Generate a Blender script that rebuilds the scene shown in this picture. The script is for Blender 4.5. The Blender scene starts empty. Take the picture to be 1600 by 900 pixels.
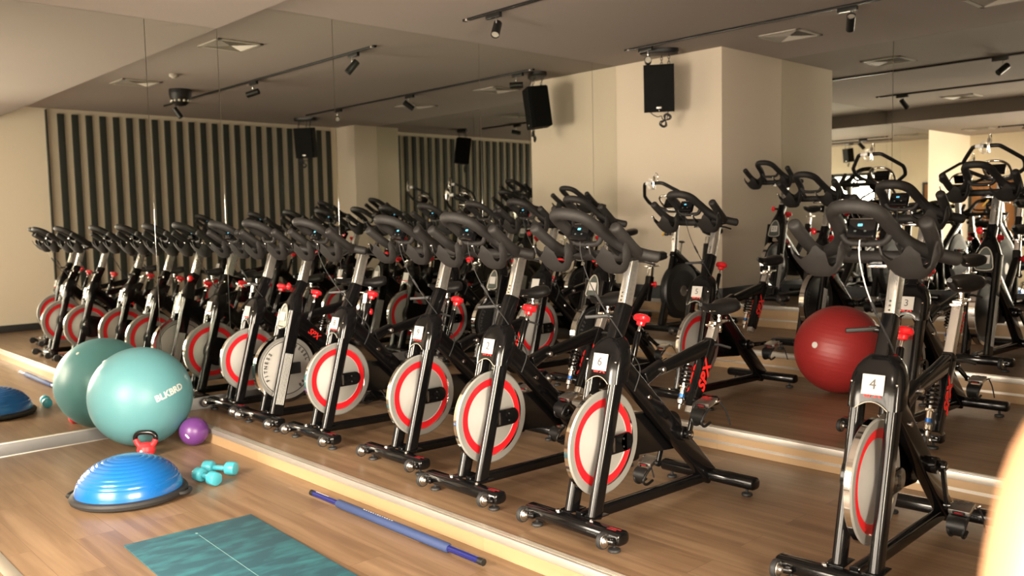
import bpy, bmesh, math, random
from mathutils import Vector, Matrix
PI = math.pi
random.seed(7)
S = bpy.context.scene
COL = S.collection

# ------------------------------------------------------------------ camera, world, lights, exposure
cam = bpy.data.cameras.new('camera')
cam.sensor_width = 36.0
cam.lens = 1353.611 / 1600 * 36
cam.clip_start = 0.02
cam.dof.use_dof = True
cam.dof.focus_distance = 4.2
cam.dof.aperture_fstop = 2.6
camo = bpy.data.objects.new('camera', cam); COL.objects.link(camo)
Rr = Vector((0.68424032, 0.72895763, -0.02087932))
Rd = Vector((0.04130598, -0.06732531, -0.99687568))
Rf = Vector((-0.72808584, 0.6812401, -0.076177))
CAMP = Vector((6.5125, -3.1381, 1.5))
m = Matrix((Rr, -Rd, -Rf)).transposed().to_4x4()
m.translation = CAMP
camo.matrix_world = m
S.camera = camo

S.view_settings.view_transform = 'Standard'
S.view_settings.look = 'None'
S.view_settings.exposure = 0.76
S.view_settings.gamma = 1.0
S.view_settings.use_curve_mapping = False
try:
    S.cycles.max_bounces = 14; S.cycles.glossy_bounces = 10; S.cycles.diffuse_bounces = 5
    S.cycles.transparent_max_bounces = 12
    S.cycles.sample_clamp_indirect = 60.0
    S.cycles.use_denoising = True
    S.cycles.caustics_reflective = True
    S.cycles.blur_glossy = 0.6
except Exception:
    pass

W = bpy.data.worlds.new('sky'); S.world = W; W.use_nodes = True
bg = W.node_tree.nodes['Background']
bg.inputs['Color'].default_value = (1.0, 0.88, 0.72, 1)
bg.inputs['Strength'].default_value = 1.2

def area(name, loc, target, sx, sy, power, color, spread=180):
    l = bpy.data.lights.new(name, 'AREA'); l.shape = 'RECTANGLE'; l.size = sx; l.size_y = sy
    l.energy = power; l.color = color; l.spread = math.radians(spread)
    o = bpy.data.objects.new(name, l); COL.objects.link(o)
    o.location = loc
    o.rotation_euler = (Vector(target) - Vector(loc)).to_track_quat('-Z', 'Y').to_euler()
    return o
area('daylight', (4.35, -4.35, 1.25), (3.7, 0, 0.75), 4.8, 2.3, 190, (1.0, 0.86, 0.69), 150)
area('side_daylight', (7.42, -2.45, 1.45), (0.2, -1.9, 0.75), 2.3, 1.7, 340, (1.0, 0.86, 0.66), 160)
area('floor_fill', (2.65, -4.3, 1.45), (1.4, -1.6, 0.0), 1.3, 1.5, 130, (1.0, 0.86, 0.68), 120)  # extra lamp added to brighten the floor at the left

# ------------------------------------------------------------------ room numbers
H, HS, YS = 3.2527, 3.035, -0.11
YB, YC, WC = 5.851, 4.659, 1.4055
WX = 7.13
YR = -3.96
YM = -1.9                      # where the mirrors start
Y1, Y2, Y3, Y4 = -0.614, 1.27, 3.13, 4.57
H1, H2, H3, H4 = 0.103, 0.2326, 0.40, 0.61

# ------------------------------------------------------------------ materials
MATS = {}
def nodes_of(name):
    mt = bpy.data.materials.new(name); mt.use_nodes = True
    nt = mt.node_tree
    b = nt.nodes['Principled BSDF']
    return mt, nt, b
def mat(name, col, rough=0.5, metal=0.0, coat=0.0, spec=0.5, bump=0.0, bscale=300, var=0.0, vscale=8, emit=0.0):
    mt, nt, b = nodes_of(name)
    b.inputs['Base Color'].default_value = (*col, 1)
    b.inputs['Roughness'].default_value = rough
    b.inputs['Metallic'].default_value = metal
    b.inputs['Coat Weight'].default_value = coat
    b.inputs['Coat Roughness'].default_value = 0.08
    b.inputs['Specular IOR Level'].default_value = spec
    if emit:
        b.inputs['Emission Color'].default_value = (*col, 1); b.inputs['Emission Strength'].default_value = emit
    tc = nt.nodes.new('ShaderNodeTexCoord')
    n = nt.nodes.new('ShaderNodeTexNoise'); n.inputs['Scale'].default_value = vscale; n.inputs['Detail'].default_value = 4
    nt.links.new(tc.outputs['Object'], n.inputs['Vector'])
    if var:
        mx = nt.nodes.new('ShaderNodeMix'); mx.data_type = 'RGBA'
        mx.inputs['A'].default_value = (*[c * (1 - var) for c in col], 1)
        mx.inputs['B'].default_value = (*[min(1, c * (1 + var)) for c in col], 1)
        nt.links.new(n.outputs['Fac'], mx.inputs['Factor'])
        nt.links.new(mx.outputs['Result'], b.inputs['Base Color'])
    mr = nt.nodes.new('ShaderNodeMapRange')
    mr.inputs['To Min'].default_value = max(0.0, rough * 0.85); mr.inputs['To Max'].default_value = min(1, rough * 1.15)
    if rough > 0.02:
        nt.links.new(n.outputs['Fac'], mr.inputs['Value']); nt.links.new(mr.outputs['Result'], b.inputs['Roughness'])
    if bump:
        n2 = nt.nodes.new('ShaderNodeTexNoise'); n2.inputs['Scale'].default_value = bscale
        nt.links.new(tc.outputs['Object'], n2.inputs['Vector'])
        bp = nt.nodes.new('ShaderNodeBump'); bp.inputs['Strength'].default_value = bump; bp.inputs['Distance'].default_value = 0.002
        nt.links.new(n2.outputs['Fac'], bp.inputs['Height']); nt.links.new(bp.outputs['Normal'], b.inputs['Normal'])
    MATS[name] = mt
    return mt

mat('black_paint', (0.004, 0.004, 0.0045), 0.14, 0, 0.05, spec=0.42)
mat('black_matte', (0.007, 0.007, 0.0075), 0.45)
mat('black_rubber', (0.018, 0.018, 0.019), 0.6)
mat('foam', (0.0125, 0.0112, 0.0108), 0.62, spec=0.4, bump=0.35, bscale=900)
mat('vinyl', (0.009, 0.0085, 0.009), 0.36, bump=0.2, bscale=500)
mat('chrome', (0.80, 0.79, 0.77), 0.10, 1.0)
mat('post_metal', (0.74, 0.73, 0.71), 0.24, 0.9)
mat('steel', (0.62, 0.61, 0.59), 0.28, 1.0)
mat('wheel_silver', (0.34, 0.335, 0.32), 0.38, 0.35, var=0.05)
mat('red_dark', (0.22, 0.008, 0.012), 0.35)
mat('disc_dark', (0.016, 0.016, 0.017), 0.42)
mat('wheel_disc', (0.41, 0.40, 0.385), 0.5, 0.15)
mat('wheel_red', (0.78, 0.012, 0.02), 0.35, 0, 0.3)
mat('red_knob', (0.72, 0.012, 0.02), 0.22, 0, 0.5)
mat('red_ink', (0.85, 0.02, 0.015), 0.5)
mat('white_card', (0.48, 0.46, 0.44), 0.6)
mat('grey_ink', (0.09, 0.085, 0.085), 0.6)
mat('black_ink', (0.03, 0.03, 0.03), 0.6)
mat('light_decal', (0.62, 0.62, 0.60), 0.4)
mat('badge_rim', (0.42, 0.40, 0.34), 0.45, 0.3)
mat('badge_grey', (0.05, 0.06, 0.055), 0.4)
mat('yellow_plastic', (0.72, 0.42, 0.03), 0.35)
mat('white_plastic', (0.80, 0.79, 0.77), 0.35)
mat('blue_anod', (0.03, 0.13, 0.42), 0.3, 0.6)
mat('lcd', (0.10, 0.45, 0.70), 0.3, emit=0.35)
mat('teal_ball', (0.105, 0.285, 0.325), 0.40, var=0.03, vscale=3, bump=0.08, bscale=400)
mat('purple_ball', (0.115, 0.034, 0.18), 0.34)
mat('red_ball', (0.30, 0.022, 0.022), 0.42, var=0.08, vscale=3)
mat('bosu_blue', (0.006, 0.115, 0.40), 0.26, 0, 0.3)
mat('turquoise', (0.05, 0.33, 0.42), 0.35)
mat('kettle_red', (0.70, 0.03, 0.04), 0.4)
mat('bar_blue', (0.008, 0.013, 0.115), 0.25, 0, 0.3)
mat('bar_foam', (0.022, 0.042, 0.125), 0.7, bump=0.3, bscale=600)
mat('wall_cream_lit', (0.90, 0.81, 0.66), 0.85, var=0.015, vscale=1.5, bump=0.05, bscale=120)  # cream raised to stand in for stronger light on rear and right walls
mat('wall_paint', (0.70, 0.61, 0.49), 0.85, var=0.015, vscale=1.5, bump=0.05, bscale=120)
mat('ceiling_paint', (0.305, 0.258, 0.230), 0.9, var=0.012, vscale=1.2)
mat('stripe_dark', (0.028, 0.034, 0.030), 0.5)
mat('stripe_light', (0.66, 0.58, 0.46), 0.6)
mat('base_dark', (0.045, 0.047, 0.050), 0.4)
mat('base_grey', (0.20, 0.20, 0.205), 0.45, 0.3)
mat('alu', (0.66, 0.62, 0.56), 0.35, 0.85)
mat('alu_edge', (0.58, 0.55, 0.50), 0.40, 0.7)
mat('vent_white', (0.40, 0.36, 0.31), 0.6)
mat('vent_dark', (0.02, 0.02, 0.02), 0.7)
mat('track_black', (0.010, 0.010, 0.010), 0.35)
mat('lamp_lens', (0.80, 0.76, 0.66), 0.15, 0.6)
mat('fill_lamp_on', (1.0, 0.9, 0.75), 0.3, emit=6.0)  # glowing lens of the added fill spotlights
mat('speaker_black', (0.004, 0.004, 0.004), 0.7, spec=0.15, bump=0.3, bscale=700)
mat('frame_dark', (0.03, 0.035, 0.035), 0.4)
mat('skin', (0.74, 0.40, 0.22), 0.45, var=0.03, vscale=20)
mat('lip', (0.50, 0.17, 0.13), 0.4)
mat('hair', (0.035, 0.018, 0.010), 0.5)
mat('cloth_black', (0.015, 0.015, 0.017), 0.8)
mat('cloth_white', (0.7, 0.68, 0.66), 0.8)
mat('door_wood', (0.34, 0.15, 0.05), 0.4, var=0.2, vscale=6)
mat('mat_line', (0.16, 0.30, 0.31), 0.7)
mat('machine_white', (0.7, 0.69, 0.66), 0.35)

def mirror_mat():
    mt, nt, b = nodes_of('mirror')
    b.inputs['Metallic'].default_value = 1.0; b.inputs['Roughness'].default_value = 0.0
    b.inputs['Base Color'].default_value = (0.80, 0.815, 0.77, 1)
    MATS['mirror'] = mt
mirror_mat()

def glass_mat():
    mt = bpy.data.materials.new('window_glass'); mt.use_nodes = True
    nt = mt.node_tree; nt.nodes.clear()
    o = nt.nodes.new('ShaderNodeOutputMaterial'); t = nt.nodes.new('ShaderNodeBsdfTransparent')
    g = nt.nodes.new('ShaderNodeBsdfGlossy'); g.inputs['Roughness'].default_value = 0.0
    f = nt.nodes.new('ShaderNodeFresnel'); f.inputs['IOR'].default_value = 1.45
    mx = nt.nodes.new('ShaderNodeMixShader')
    nt.links.new(f.outputs[0], mx.inputs[0]); nt.links.new(t.outputs[0], mx.inputs[1]); nt.links.new(g.outputs[0], mx.inputs[2])
    nt.links.new(mx.outputs[0], o.inputs[0])
    MATS['window_glass'] = mt
glass_mat()

def wood_mat(name, c1, c2, cdark, rough, plank=(1.25, 0.19), spec=0.5, grain=1.0):
    mt, nt, b = nodes_of(name)
    N = nt.nodes.new; L = nt.links.new
    tc = N('ShaderNodeTexCoord')
    br = N('ShaderNodeTexBrick')
    br.offset = 0.37; br.inputs['Scale'].default_value = 1.0
    br.inputs['Brick Width'].default_value = plank[0]; br.inputs['Row Height'].default_value = plank[1]
    br.inputs['Mortar Size'].default_value = 0.0012; br.inputs['Mortar Smooth'].default_value = 0.2
    br.inputs['Color1'].default_value = (0.25, 0.25, 0.25, 1); br.inputs['Color2'].default_value = (0.8, 0.8, 0.8, 1)
    br.inputs['Mortar'].default_value = (0.4, 0.4, 0.4, 1); br.inputs['Bias'].default_value = 0.0
    L(tc.outputs['Object'], br.inputs['Vector'])
    mp = N('ShaderNodeMapping'); mp.inputs['Scale'].default_value = (1.6, 26, 26)
    L(tc.outputs['Object'], mp.inputs['Vector'])
    off = N('ShaderNodeVectorMath'); off.operation = 'ADD'
    sc = N('ShaderNodeVectorMath'); sc.operation = 'SCALE'; sc.inputs['Scale'].default_value = 13.0
    L(br.outputs['Color'], sc.inputs[0]); L(mp.outputs[0], off.inputs[0]); L(sc.outputs[0], off.inputs[1])
    n1 = N('ShaderNodeTexNoise'); n1.inputs['Scale'].default_value = 1.0; n1.inputs['Detail'].default_value = 6; n1.inputs['Distortion'].default_value = 0.6
    L(off.outputs[0], n1.inputs['Vector'])
    n2 = N('ShaderNodeTexNoise'); n2.inputs['Scale'].default_value = 0.35; n2.inputs['Detail'].default_value = 3
    L(off.outputs[0], n2.inputs['Vector'])
    cr = N('ShaderNodeValToRGB')
    cr.color_ramp.elements[0].position = 0.30; cr.color_ramp.elements[0].color = (*cdark, 1)
    cr.color_ramp.elements[1].position = 0.68; cr.color_ramp.elements[1].color = (*c2, 1)
    e = cr.color_ramp.elements.new(0.48); e.color = (*c1, 1)
    ad = N('ShaderNodeMath'); ad.operation = 'MULTIPLY_ADD'; ad.inputs[1].default_value = 0.35 * grain
    md = N('ShaderNodeMath'); md.operation = 'MULTIPLY_ADD'; md.inputs[1].default_value = 0.35
    L(n1.outputs['Fac'], ad.inputs[0]); L(n2.outputs['Fac'], md.inputs[0]); md.inputs[2].default_value = 0.07
    L(md.outputs[0], ad.inputs[2])
    pv = N('ShaderNodeMath'); pv.operation = 'MULTIPLY_ADD'; pv.inputs[1].default_value = 0.16
    L(br.outputs['Color'], pv.inputs[0]); L(ad.outputs[0], pv.inputs[2])
    L(pv.outputs[0], cr.inputs[0])
    mo = N('ShaderNodeMix'); mo.data_type = 'RGBA'; mo.inputs['B'].default_value = (*[c * 0.45 for c in cdark], 1)
    mf = N('ShaderNodeMath'); mf.operation = 'MULTIPLY'; mf.inputs[1].default_value = 0.55
    L(br.outputs['Fac'], mf.inputs[0]); L(mf.outputs[0], mo.inputs['Factor']); L(cr.outputs[0], mo.inputs['A'])
    L(mo.outputs['Result'], b.inputs['Base Color'])
    b.inputs['Roughness'].default_value = rough
    b.inputs['Specular IOR Level'].default_value = spec
    bp = N('ShaderNodeBump'); bp.inputs['Strength'].default_value = 0.12; bp.inputs['Distance'].default_value = 0.001
    L(n1.outputs['Fac'], bp.inputs['Height']); L(bp.outputs[0], b.inputs['Normal'])
    MATS[name] = mt
wood_mat('floor_wood', (0.195, 0.120, 0.068), (0.315, 0.208, 0.125), (0.100, 0.058, 0.032), 0.36)
wood_mat('riser_wood', (0.39, 0.262, 0.145), (0.46, 0.32, 0.185), (0.32, 0.205, 0.108), 0.45, plank=(2.2, 0.5), grain=0.5)

def mat_mat():
    mt, nt, b = nodes_of('yoga_teal')
    N = nt.nodes.new; L = nt.links.new
    tc = N('ShaderNodeTexCoord'); mp = N('ShaderNodeMapping'); mp.inputs['Scale'].default_value = (16, 6, 1)
    L(tc.outputs['Object'], mp.inputs['Vector'])
    n = N('ShaderNodeTexNoise'); n.inputs['Scale'].default_value = 1.0; n.inputs['Detail'].default_value = 5; n.inputs['Distortion'].default_value = 0.25
    L(mp.outputs[0], n.inputs['Vector'])
    cr = N('ShaderNodeValToRGB')
    cr.color_ramp.elements[0].position = 0.46; cr.color_ramp.elements[0].color = (0.012, 0.066, 0.094, 1)
    cr.color_ramp.elements[1].position = 0.78; cr.color_ramp.elements[1].color = (0.028, 0.165, 0.200, 1)
    L(n.outputs['Fac'], cr.inputs[0]); L(cr.outputs[0], b.inputs['Base Color'])
    b.inputs['Roughness'].default_value = 0.75
    MATS['yoga_teal'] = mt
mat_mat()

# ------------------------------------------------------------------ mesh builder
class MB:
    def __init__(s): s.v = []; s.f = []; s.m = []; s.names = []
    def mi(s, name):
        if name not in s.names: s.names.append(name)
        return s.names.index(name)
    def add(s, vs, fs, mt):
        k = len(s.v); i = s.mi(mt)
        s.v += [tuple(v) for v in vs]; s.f += [tuple(k + a for a in f) for f in fs]; s.m += [i] * len(fs)
    def ring_loft(s, rings, mt, cap=True, closed=False):
        n = len(rings[0]); vs = [p for r in rings for p in r]; fs = []
        R = len(rings)
        for a in range(R if closed else R - 1):
            b = (a + 1) % R
            for i in range(n):
                j = (i + 1) % n
                fs.append((a * n + i, a * n + j, b * n + j, b * n + i))
        if cap and not closed:
            fs.append(tuple(range(n - 1, -1, -1))); fs.append(tuple((R - 1) * n + i for i in range(n)))
        s.add(vs, fs, mt)
    def box(s, c, size, mt, rot=None, bev=0.004, seg=2):
        bm = bmesh.new(); bmesh.ops.create_cube(bm, size=1.0)
        bmesh.ops.scale(bm, vec=size, verts=bm.verts)
        if bev: bmesh.ops.bevel(bm, geom=list(bm.edges), offset=min(bev, min(size) * 0.45), segments=seg, affect='EDGES', profile=0.6)
        if rot is not None: bmesh.ops.transform(bm, matrix=rot.to_4x4(), verts=bm.verts)
        bm.verts.index_update()
        s.add([v.co + Vector(c) for v in bm.verts], [[v.index for v in f.verts] for f in bm.faces], mt)
        bm.free()
    def beam(s, p0, p1, w, h, mt, side=(1, 0, 0), r=0.3, w1=None, h1=None, seg=3):
        p0, p1 = Vector(p0), Vector(p1); ax = (p1 - p0).normalized(); sd = Vector(side)
        sd = (sd - ax * sd.dot(ax)).normalized(); up = ax.cross(sd)
        w1 = w if w1 is None else w1; h1 = h if h1 is None else h1
        def prof(w, h):
            rr = min(w, h) * r; out = []
            for cx, cy, a0 in ((1, 1, 0), (-1, 1, 90), (-1, -1, 180), (1, -1, 270)):
                for k in range(seg + 1):
                    a = math.radians(a0 + 90 * k / seg)
                    out.append((cx * (w / 2 - rr) + rr * math.cos(a), cy * (h / 2 - rr) + rr * math.sin(a)))
            return out
        e = min(w, h, w1, h1) * 0.08; Ln = (p1 - p0).length
        rings = []
        for t, sc in ((0, 1), (e, 0), (Ln - e, 0), (Ln, 1)):
            u = t / Ln; ww = w + (w1 - w) * u - 2 * e * sc; hh = h + (h1 - h) * u - 2 * e * sc
            rings.append([p0 + ax * t + sd * x + up * y for x, y in prof(ww, hh)])
        s.ring_loft(rings, mt)
    def tube(s, pts, r, mt, n=10, smooth=0, closed=False, cap=True, flat=1.0):
        pts = [Vector(p) for p in pts]
        rs = list(r) if isinstance(r, (list, tuple)) else [r] * len(pts)
        if smooth:
            P, RR = [], []; k = len(pts); rng = k if closed else k - 1
            g = (lambda i: pts[i % k]) if closed else (lambda i: pts[max(0, min(k - 1, i))])
            q = (lambda i: rs[i % k]) if closed else (lambda i: rs[max(0, min(k - 1, i))])
            for i in range(rng):
                a, b, c, d = g(i - 1), g(i), g(i + 1), g(i + 2)
                for j in range(smooth):
                    t = j / smooth
                    P.append(0.5 * ((2 * b) + (c - a) * t + (2 * a - 5 * b + 4 * c - d) * t * t + (3 * b - a - 3 * c + d) * t ** 3))
                    RR.append(q(i) * (1 - t) + q(i + 1) * t)
            if not closed: P.append(pts[-1]); RR.append(rs[-1])
            pts, rs = P, RR
        K = len(pts); rings = []
        T = []
        for i in range(K):
            a = pts[(i - 1) % K] if (closed or i > 0) else pts[i]; b = pts[(i + 1) % K] if (closed or i < K - 1) else pts[i]
            T.append((b - a).normalized())
        u = T[0].orthogonal().normalized()
        for i in range(K):
            u = (u - T[i] * u.dot(T[i]));
            u = u.normalized() if u.length > 1e-6 else T[i].orthogonal().normalized()
            v = T[i].cross(u)
            rings.append([pts[i] + (u * math.cos(2 * PI * k / n) + v * math.sin(2 * PI * k / n)) * rs[i] for k in range(n)])
        if cap and not closed:
            def endring(c, t, ring, f, o): return [c + (p - c) * f + t * o for p in ring]
            e = rs[0]; rings = [endring(pts[0], -T[0], rings[0], 0.55, e * 0.42), endring(pts[0], -T[0], rings[0], 0.86, e * 0.25)] + rings
            e = rs[-1]; rings = rings + [endring(pts[-1], T[-1], rings[-1], 0.86, e * 0.25), endring(pts[-1], T[-1], rings[-1], 0.55, e * 0.42)]
        s.ring_loft(rings, mt, cap=cap, closed=closed)
    def lathe(s, prof, o, axis, mt, n=28, mats=None):
        # prof: list of (radius, along axis); mats: material per segment
        o = Vector(o); ax = Vector(axis).normalized(); u = ax.orthogonal().normalized(); v = ax.cross(u)
        rings = [[o + ax * h + (u * math.cos(2 * PI * k / n) + v * math.sin(2 * PI * k / n)) * max(r, 1e-4) for k in range(n)] for r, h in prof]
        for a in range(len(rings) - 1):
            s.add(rings[a] + rings[a + 1], [(i, (i + 1) % n, n + (i + 1) % n, n + i) for i in range(n)], mats[a] if mats else mt)
        if prof[0][0] > 1e-3: s.add(rings[0], [tuple(range(n - 1, -1, -1))], mats[0] if mats else mt)
        if prof[-1][0] > 1e-3: s.add(rings[-1], [tuple(range(n))], mats[-1] if mats else mt)
    def sphere(s, c, r, mt, n=16, m=10, sc=(1, 1, 1)):
        c = Vector(c); prof = [(r * math.sin(PI * i / m), -r * math.cos(PI * i / m)) for i in range(m + 1)]
        rings = [[c + Vector((q * math.cos(2 * PI * k / n) * sc[0], q * math.sin(2 * PI * k / n) * sc[1], h * sc[2])) for k in range(n)] for q, h in prof[1:-1]]
        s.ring_loft(rings, mt, cap=False)
        k = len(rings)
        s.add(rings[0] + [c - Vector((0, 0, r * sc[2]))], [((i + 1) % n, i, n) for i in range(n)], mt)
        s.add(rings[-1] + [c + Vector((0, 0, r * sc[2]))], [(i, (i + 1) % n, n) for i in range(n)], mt)
    def grid(s, fn, nu, nv, mt, closeu=False):
        vs = [fn(i / nu, j / nv) for j in range(nv + 1) for i in range(nu + (0 if closeu else 1))]
        w = nu if closeu else nu + 1; fs = []
        for j in range(nv):
            for i in range(nu):
                a = (i + 1) % w
                fs.append((j * w + i, j * w + a, (j + 1) * w + a, (j + 1) * w + i))
        s.add(vs, fs, mt)
    def text(s, txt, size, o, ex, ey, mt, shear=0.0, bold=0.0, fn=None, ext=0.0006, sp=1.0):
        c = bpy.data.curves.new('txt', 'FONT'); c.body = txt; c.size = size; c.align_x = 'CENTER'; c.align_y = 'CENTER'
        c.shear = shear; c.offset = bold; c.extrude = ext; c.resolution_u = 3; c.space_character = sp
        ob = bpy.data.objects.new('txt', c); COL.objects.link(ob)
        dg = bpy.context.evaluated_depsgraph_get(); dg.update()
        me = bpy.data.meshes.new_from_object(ob.evaluated_get(dg))
        ex, ey = Vector(ex).normalized(), Vector(ey).normalized(); ez = ex.cross(ey); o = Vector(o)
        f = fn or (lambda p: o + ex * p.x + ey * p.y + ez * p.z)
        s.add([f(v.co) for v in me.vertices], [list(p.vertices) for p in me.polygons], mt)
        bpy.data.objects.remove(ob); bpy.data.curves.remove(c); bpy.data.meshes.remove(me)
    def build(s, name, parent=None, loc=(0, 0, 0), angle=38, flat=False):
        me = bpy.data.meshes.new(name); me.from_pydata(s.v, [], s.f)
        for n in s.names: me.materials.append(MATS[n])
        me.polygons.foreach_set('material_index', s.m)
        bm = bmesh.new(); bm.from_mesh(me); bmesh.ops.recalc_face_normals(bm, faces=bm.faces); bm.to_mesh(me); bm.free()
        if not flat:
            me.shade_smooth(); me.set_sharp_from_angle(angle=math.radians(angle))
        me.update()
        o = bpy.data.objects.new(name, me); COL.objects.link(o)
        o.location = loc
        if parent: o.parent = parent
        return o

def tag(o, label=None, cat=None, group=None, kind=None):
    if label: o['label'] = label
    if cat: o['category'] = cat
    if group: o['group'] = group
    if kind: o['kind'] = kind
    return o
def empty(name, loc=(0, 0, 0), rz=0.0):
    o = bpy.data.objects.new(name, None); COL.objects.link(o); o.location = loc; o.rotation_euler.z = rz
    o.empty_display_size = 0.1
    return o
KIDS = {}
def copy_tree(o, parent=None):
    c = o.copy(); COL.objects.link(c)
    if parent: c.parent = parent
    for ch in [x for x in ALLCH.get(o.name, [])]: copy_tree(ch, c)
    return c
ALLCH = {}
def index_children():
    ALLCH.clear()
    for x in bpy.data.objects:
        if x.parent: ALLCH.setdefault(x.parent.name, []).append(x)
def struct(name, boxes, loc=(0, 0, 0)):
    b = MB()
    for c, sz, mt, bev in boxes: b.box(c, sz, mt, bev=bev)
    return tag(b.build(name, loc=loc), kind='structure')
def bx(x0, x1, y0, y1, z0, z1, mt, bev=0.0):
    return (((x0 + x1) / 2, (y0 + y1) / 2, (z0 + z1) / 2), (x1 - x0, y1 - y0, z1 - z0), mt, bev)

# ------------------------------------------------------------------ the room
struct('floor', [bx(-0.1, WX + 0.1, YR - 0.1, Y1 + 0.02, -0.1, 0, 'floor_wood')])
LV = [(Y1, Y2, H1, 0.0), (Y2, Y3, H2, H1), (Y3, Y4, H3, H2), (Y4, YB, H4, H3)]
for k, (a, b_, h, hb) in enumerate(LV):
    struct('floor_platform', [bx(0.002, WX - 0.002, a + 0.012, b_ + (0.012 if k < 3 else 0.0), -0.05, h - 0.001, 'floor_wood')])
    # riser boards
    if k == 0:
        struct('trim_1', [bx(0.002, WX - 0.002, a, a + 0.0119, 0.001, h - 0.03, 'riser_wood')])
    else:
        mid = hb + (h - hb) * 0.36
        struct('trim_%d' % (k + 1), [bx(0.002, WX - 0.002, a, a + 0.0119, hb + 0.0, mid - 0.008, 'riser_wood'),
                                     bx(0.002, WX - 0.002, a - 0.004, a + 0.0119, mid - 0.008, mid + 0.008, 'alu'),
                                     bx(0.002, WX - 0.002, a, a + 0.0119, mid + 0.008, h - 0.03, 'riser_wood')])
    # aluminium stair nosing with a ribbed top
    nb = [bx(0.002, WX - 0.002, a - 0.006, a + 0.0119, h - 0.034, h + 0.003, 'alu_edge', 0.003)]
    nb += [bx(0.002, WX - 0.002, a + 0.0119, a + 0.045, h - 0.001, h + 0.003, 'alu')]
    for q in range(4):
        nb.append(bx(0.002, WX - 0.002, a + 0.013 + q * 0.008, a + 0.017 + q * 0.008, h + 0.002, h + 0.0045, 'alu'))
    struct('trim_%d' % (k + 5), nb)
struct('trim_9', [bx(0.05, WX - 0.01, -2.262, -2.202, 0.0, 0.006, 'alu', 0.003)])
struct('ceiling', [bx(-0.1, WX + 0.1, YS - 0.02, YB + 0.1, H, H + 0.1, 'ceiling_paint')])
struct('ceiling_soffit', [bx(-0.1, WX + 0.1, YR - 0.1, YS, HS, H + 0.1, 'ceiling_paint')])
struct('wall_left', [bx(-0.12, -0.03, YM, YB + 0.1, -0.1, H, 'wall_paint'), bx(-0.12, 0.0, YR - 0.1, YM, -0.1, H, 'wall_cream_lit')])
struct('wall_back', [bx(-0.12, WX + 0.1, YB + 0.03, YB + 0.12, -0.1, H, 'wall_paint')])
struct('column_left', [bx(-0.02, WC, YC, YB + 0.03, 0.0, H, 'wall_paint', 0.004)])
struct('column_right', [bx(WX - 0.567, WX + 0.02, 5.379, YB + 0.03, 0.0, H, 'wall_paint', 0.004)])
ry0, ry1, rz0, rz1 = -3.62, -1.28, 0.5, 2.4      # side window beside the camera
struct('wall_right', [bx(WX, WX + 0.1, ry1, YB + 0.1, -0.1, H, 'wall_cream_lit'), bx(WX, WX + 0.1, YR - 0.1, ry0, -0.1, H, 'wall_cream_lit'),
                      bx(WX, WX + 0.1, ry0, ry1, -0.1, rz0, 'wall_cream_lit'), bx(WX, WX + 0.1, ry0, ry1, rz1, H, 'wall_cream_lit')])
fr = [bx(WX + .02, WX + .08, ry0, ry1, rz0, rz0 + .05, 'frame_dark', .004), bx(WX + .02, WX + .08, ry0, ry1, rz1 - .05, rz1, 'frame_dark', .004)]
for y in (ry0 + .025, (ry0 + ry1) / 2, ry1 - .025): fr.append(bx(WX + .02, WX + .08, y - .025, y + .025, rz0, rz1, 'frame_dark', .004))
w2 = struct('window_2', fr)
b = MB(); b.box((WX + .05, (ry0 + ry1) / 2, (rz0 + rz1) / 2), (.006, ry1 - ry0, rz1 - rz0), 'window_glass', bev=0)
b.build('pane', w2)
# striped panel on the right wall
sb = [bx(WX - 0.012, WX, 0.60, 5.25, H1, H, 'stripe_light')]
npan = 24; per = 4.6 / npan
for i in range(npan):
    y0 = 0.64 + i * per + per * 0.5
    sb.append(bx(WX - 0.042, WX - 0.012, y0, y0 + per * 0.47, H1, H - 0.07, 'stripe_dark', 0.003))
sb.append(bx(WX - 0.05, WX, 0.58, 0.60, H1, H - 0.02, 'stripe_dark', 0.002))
struct('trim_10', sb)
# baseboards
struct('baseboard_left', [bx(0.0, 0.012, YM, Y1, 0, 0.092, 'base_grey', 0.002), bx(0.0, 0.016, YM, Y1, 0.088, 0.095, 'alu_edge', 0.002), bx(0.0, 0.016, YM, Y1, 0.0, 0.007, 'alu_edge', 0.002),
                          bx(0.0, 0.012, Y1 + 0.012, Y2, H1, H1 + 0.09, 'base_grey', 0.002), bx(0.0, 0.012, Y2 + 0.012, Y3, H2, H2 + 0.09, 'base_grey', 0.002),
                          bx(0.0, 0.012, Y3 + 0.012, Y4, H3, H3 + 0.09, 'base_grey', 0.002)])
struct('baseboard_back', [bx(0.0, WC + 0.012, YC - 0.012, YC, H4, H4 + 0.15, 'base_dark', 0.002), bx(WC, WC + 0.012, YC, YB - 0.01, H4, H4 + 0.15, 'base_dark', 0.002),
                          bx(WC, WX - 0.567, YB - 0.012, YB, H4, H4 + 0.12, 'base_dark', 0.002)])
struct('baseboard_right', [bx(WX - 0.012, WX, YR, Y1, 0, 0.1, 'base_dark', 0.002), bx(WX - 0.012, WX, Y1 + 0.02, 0.57, H1, H1 + 0.1, 'base_dark', 0.002)])
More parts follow.
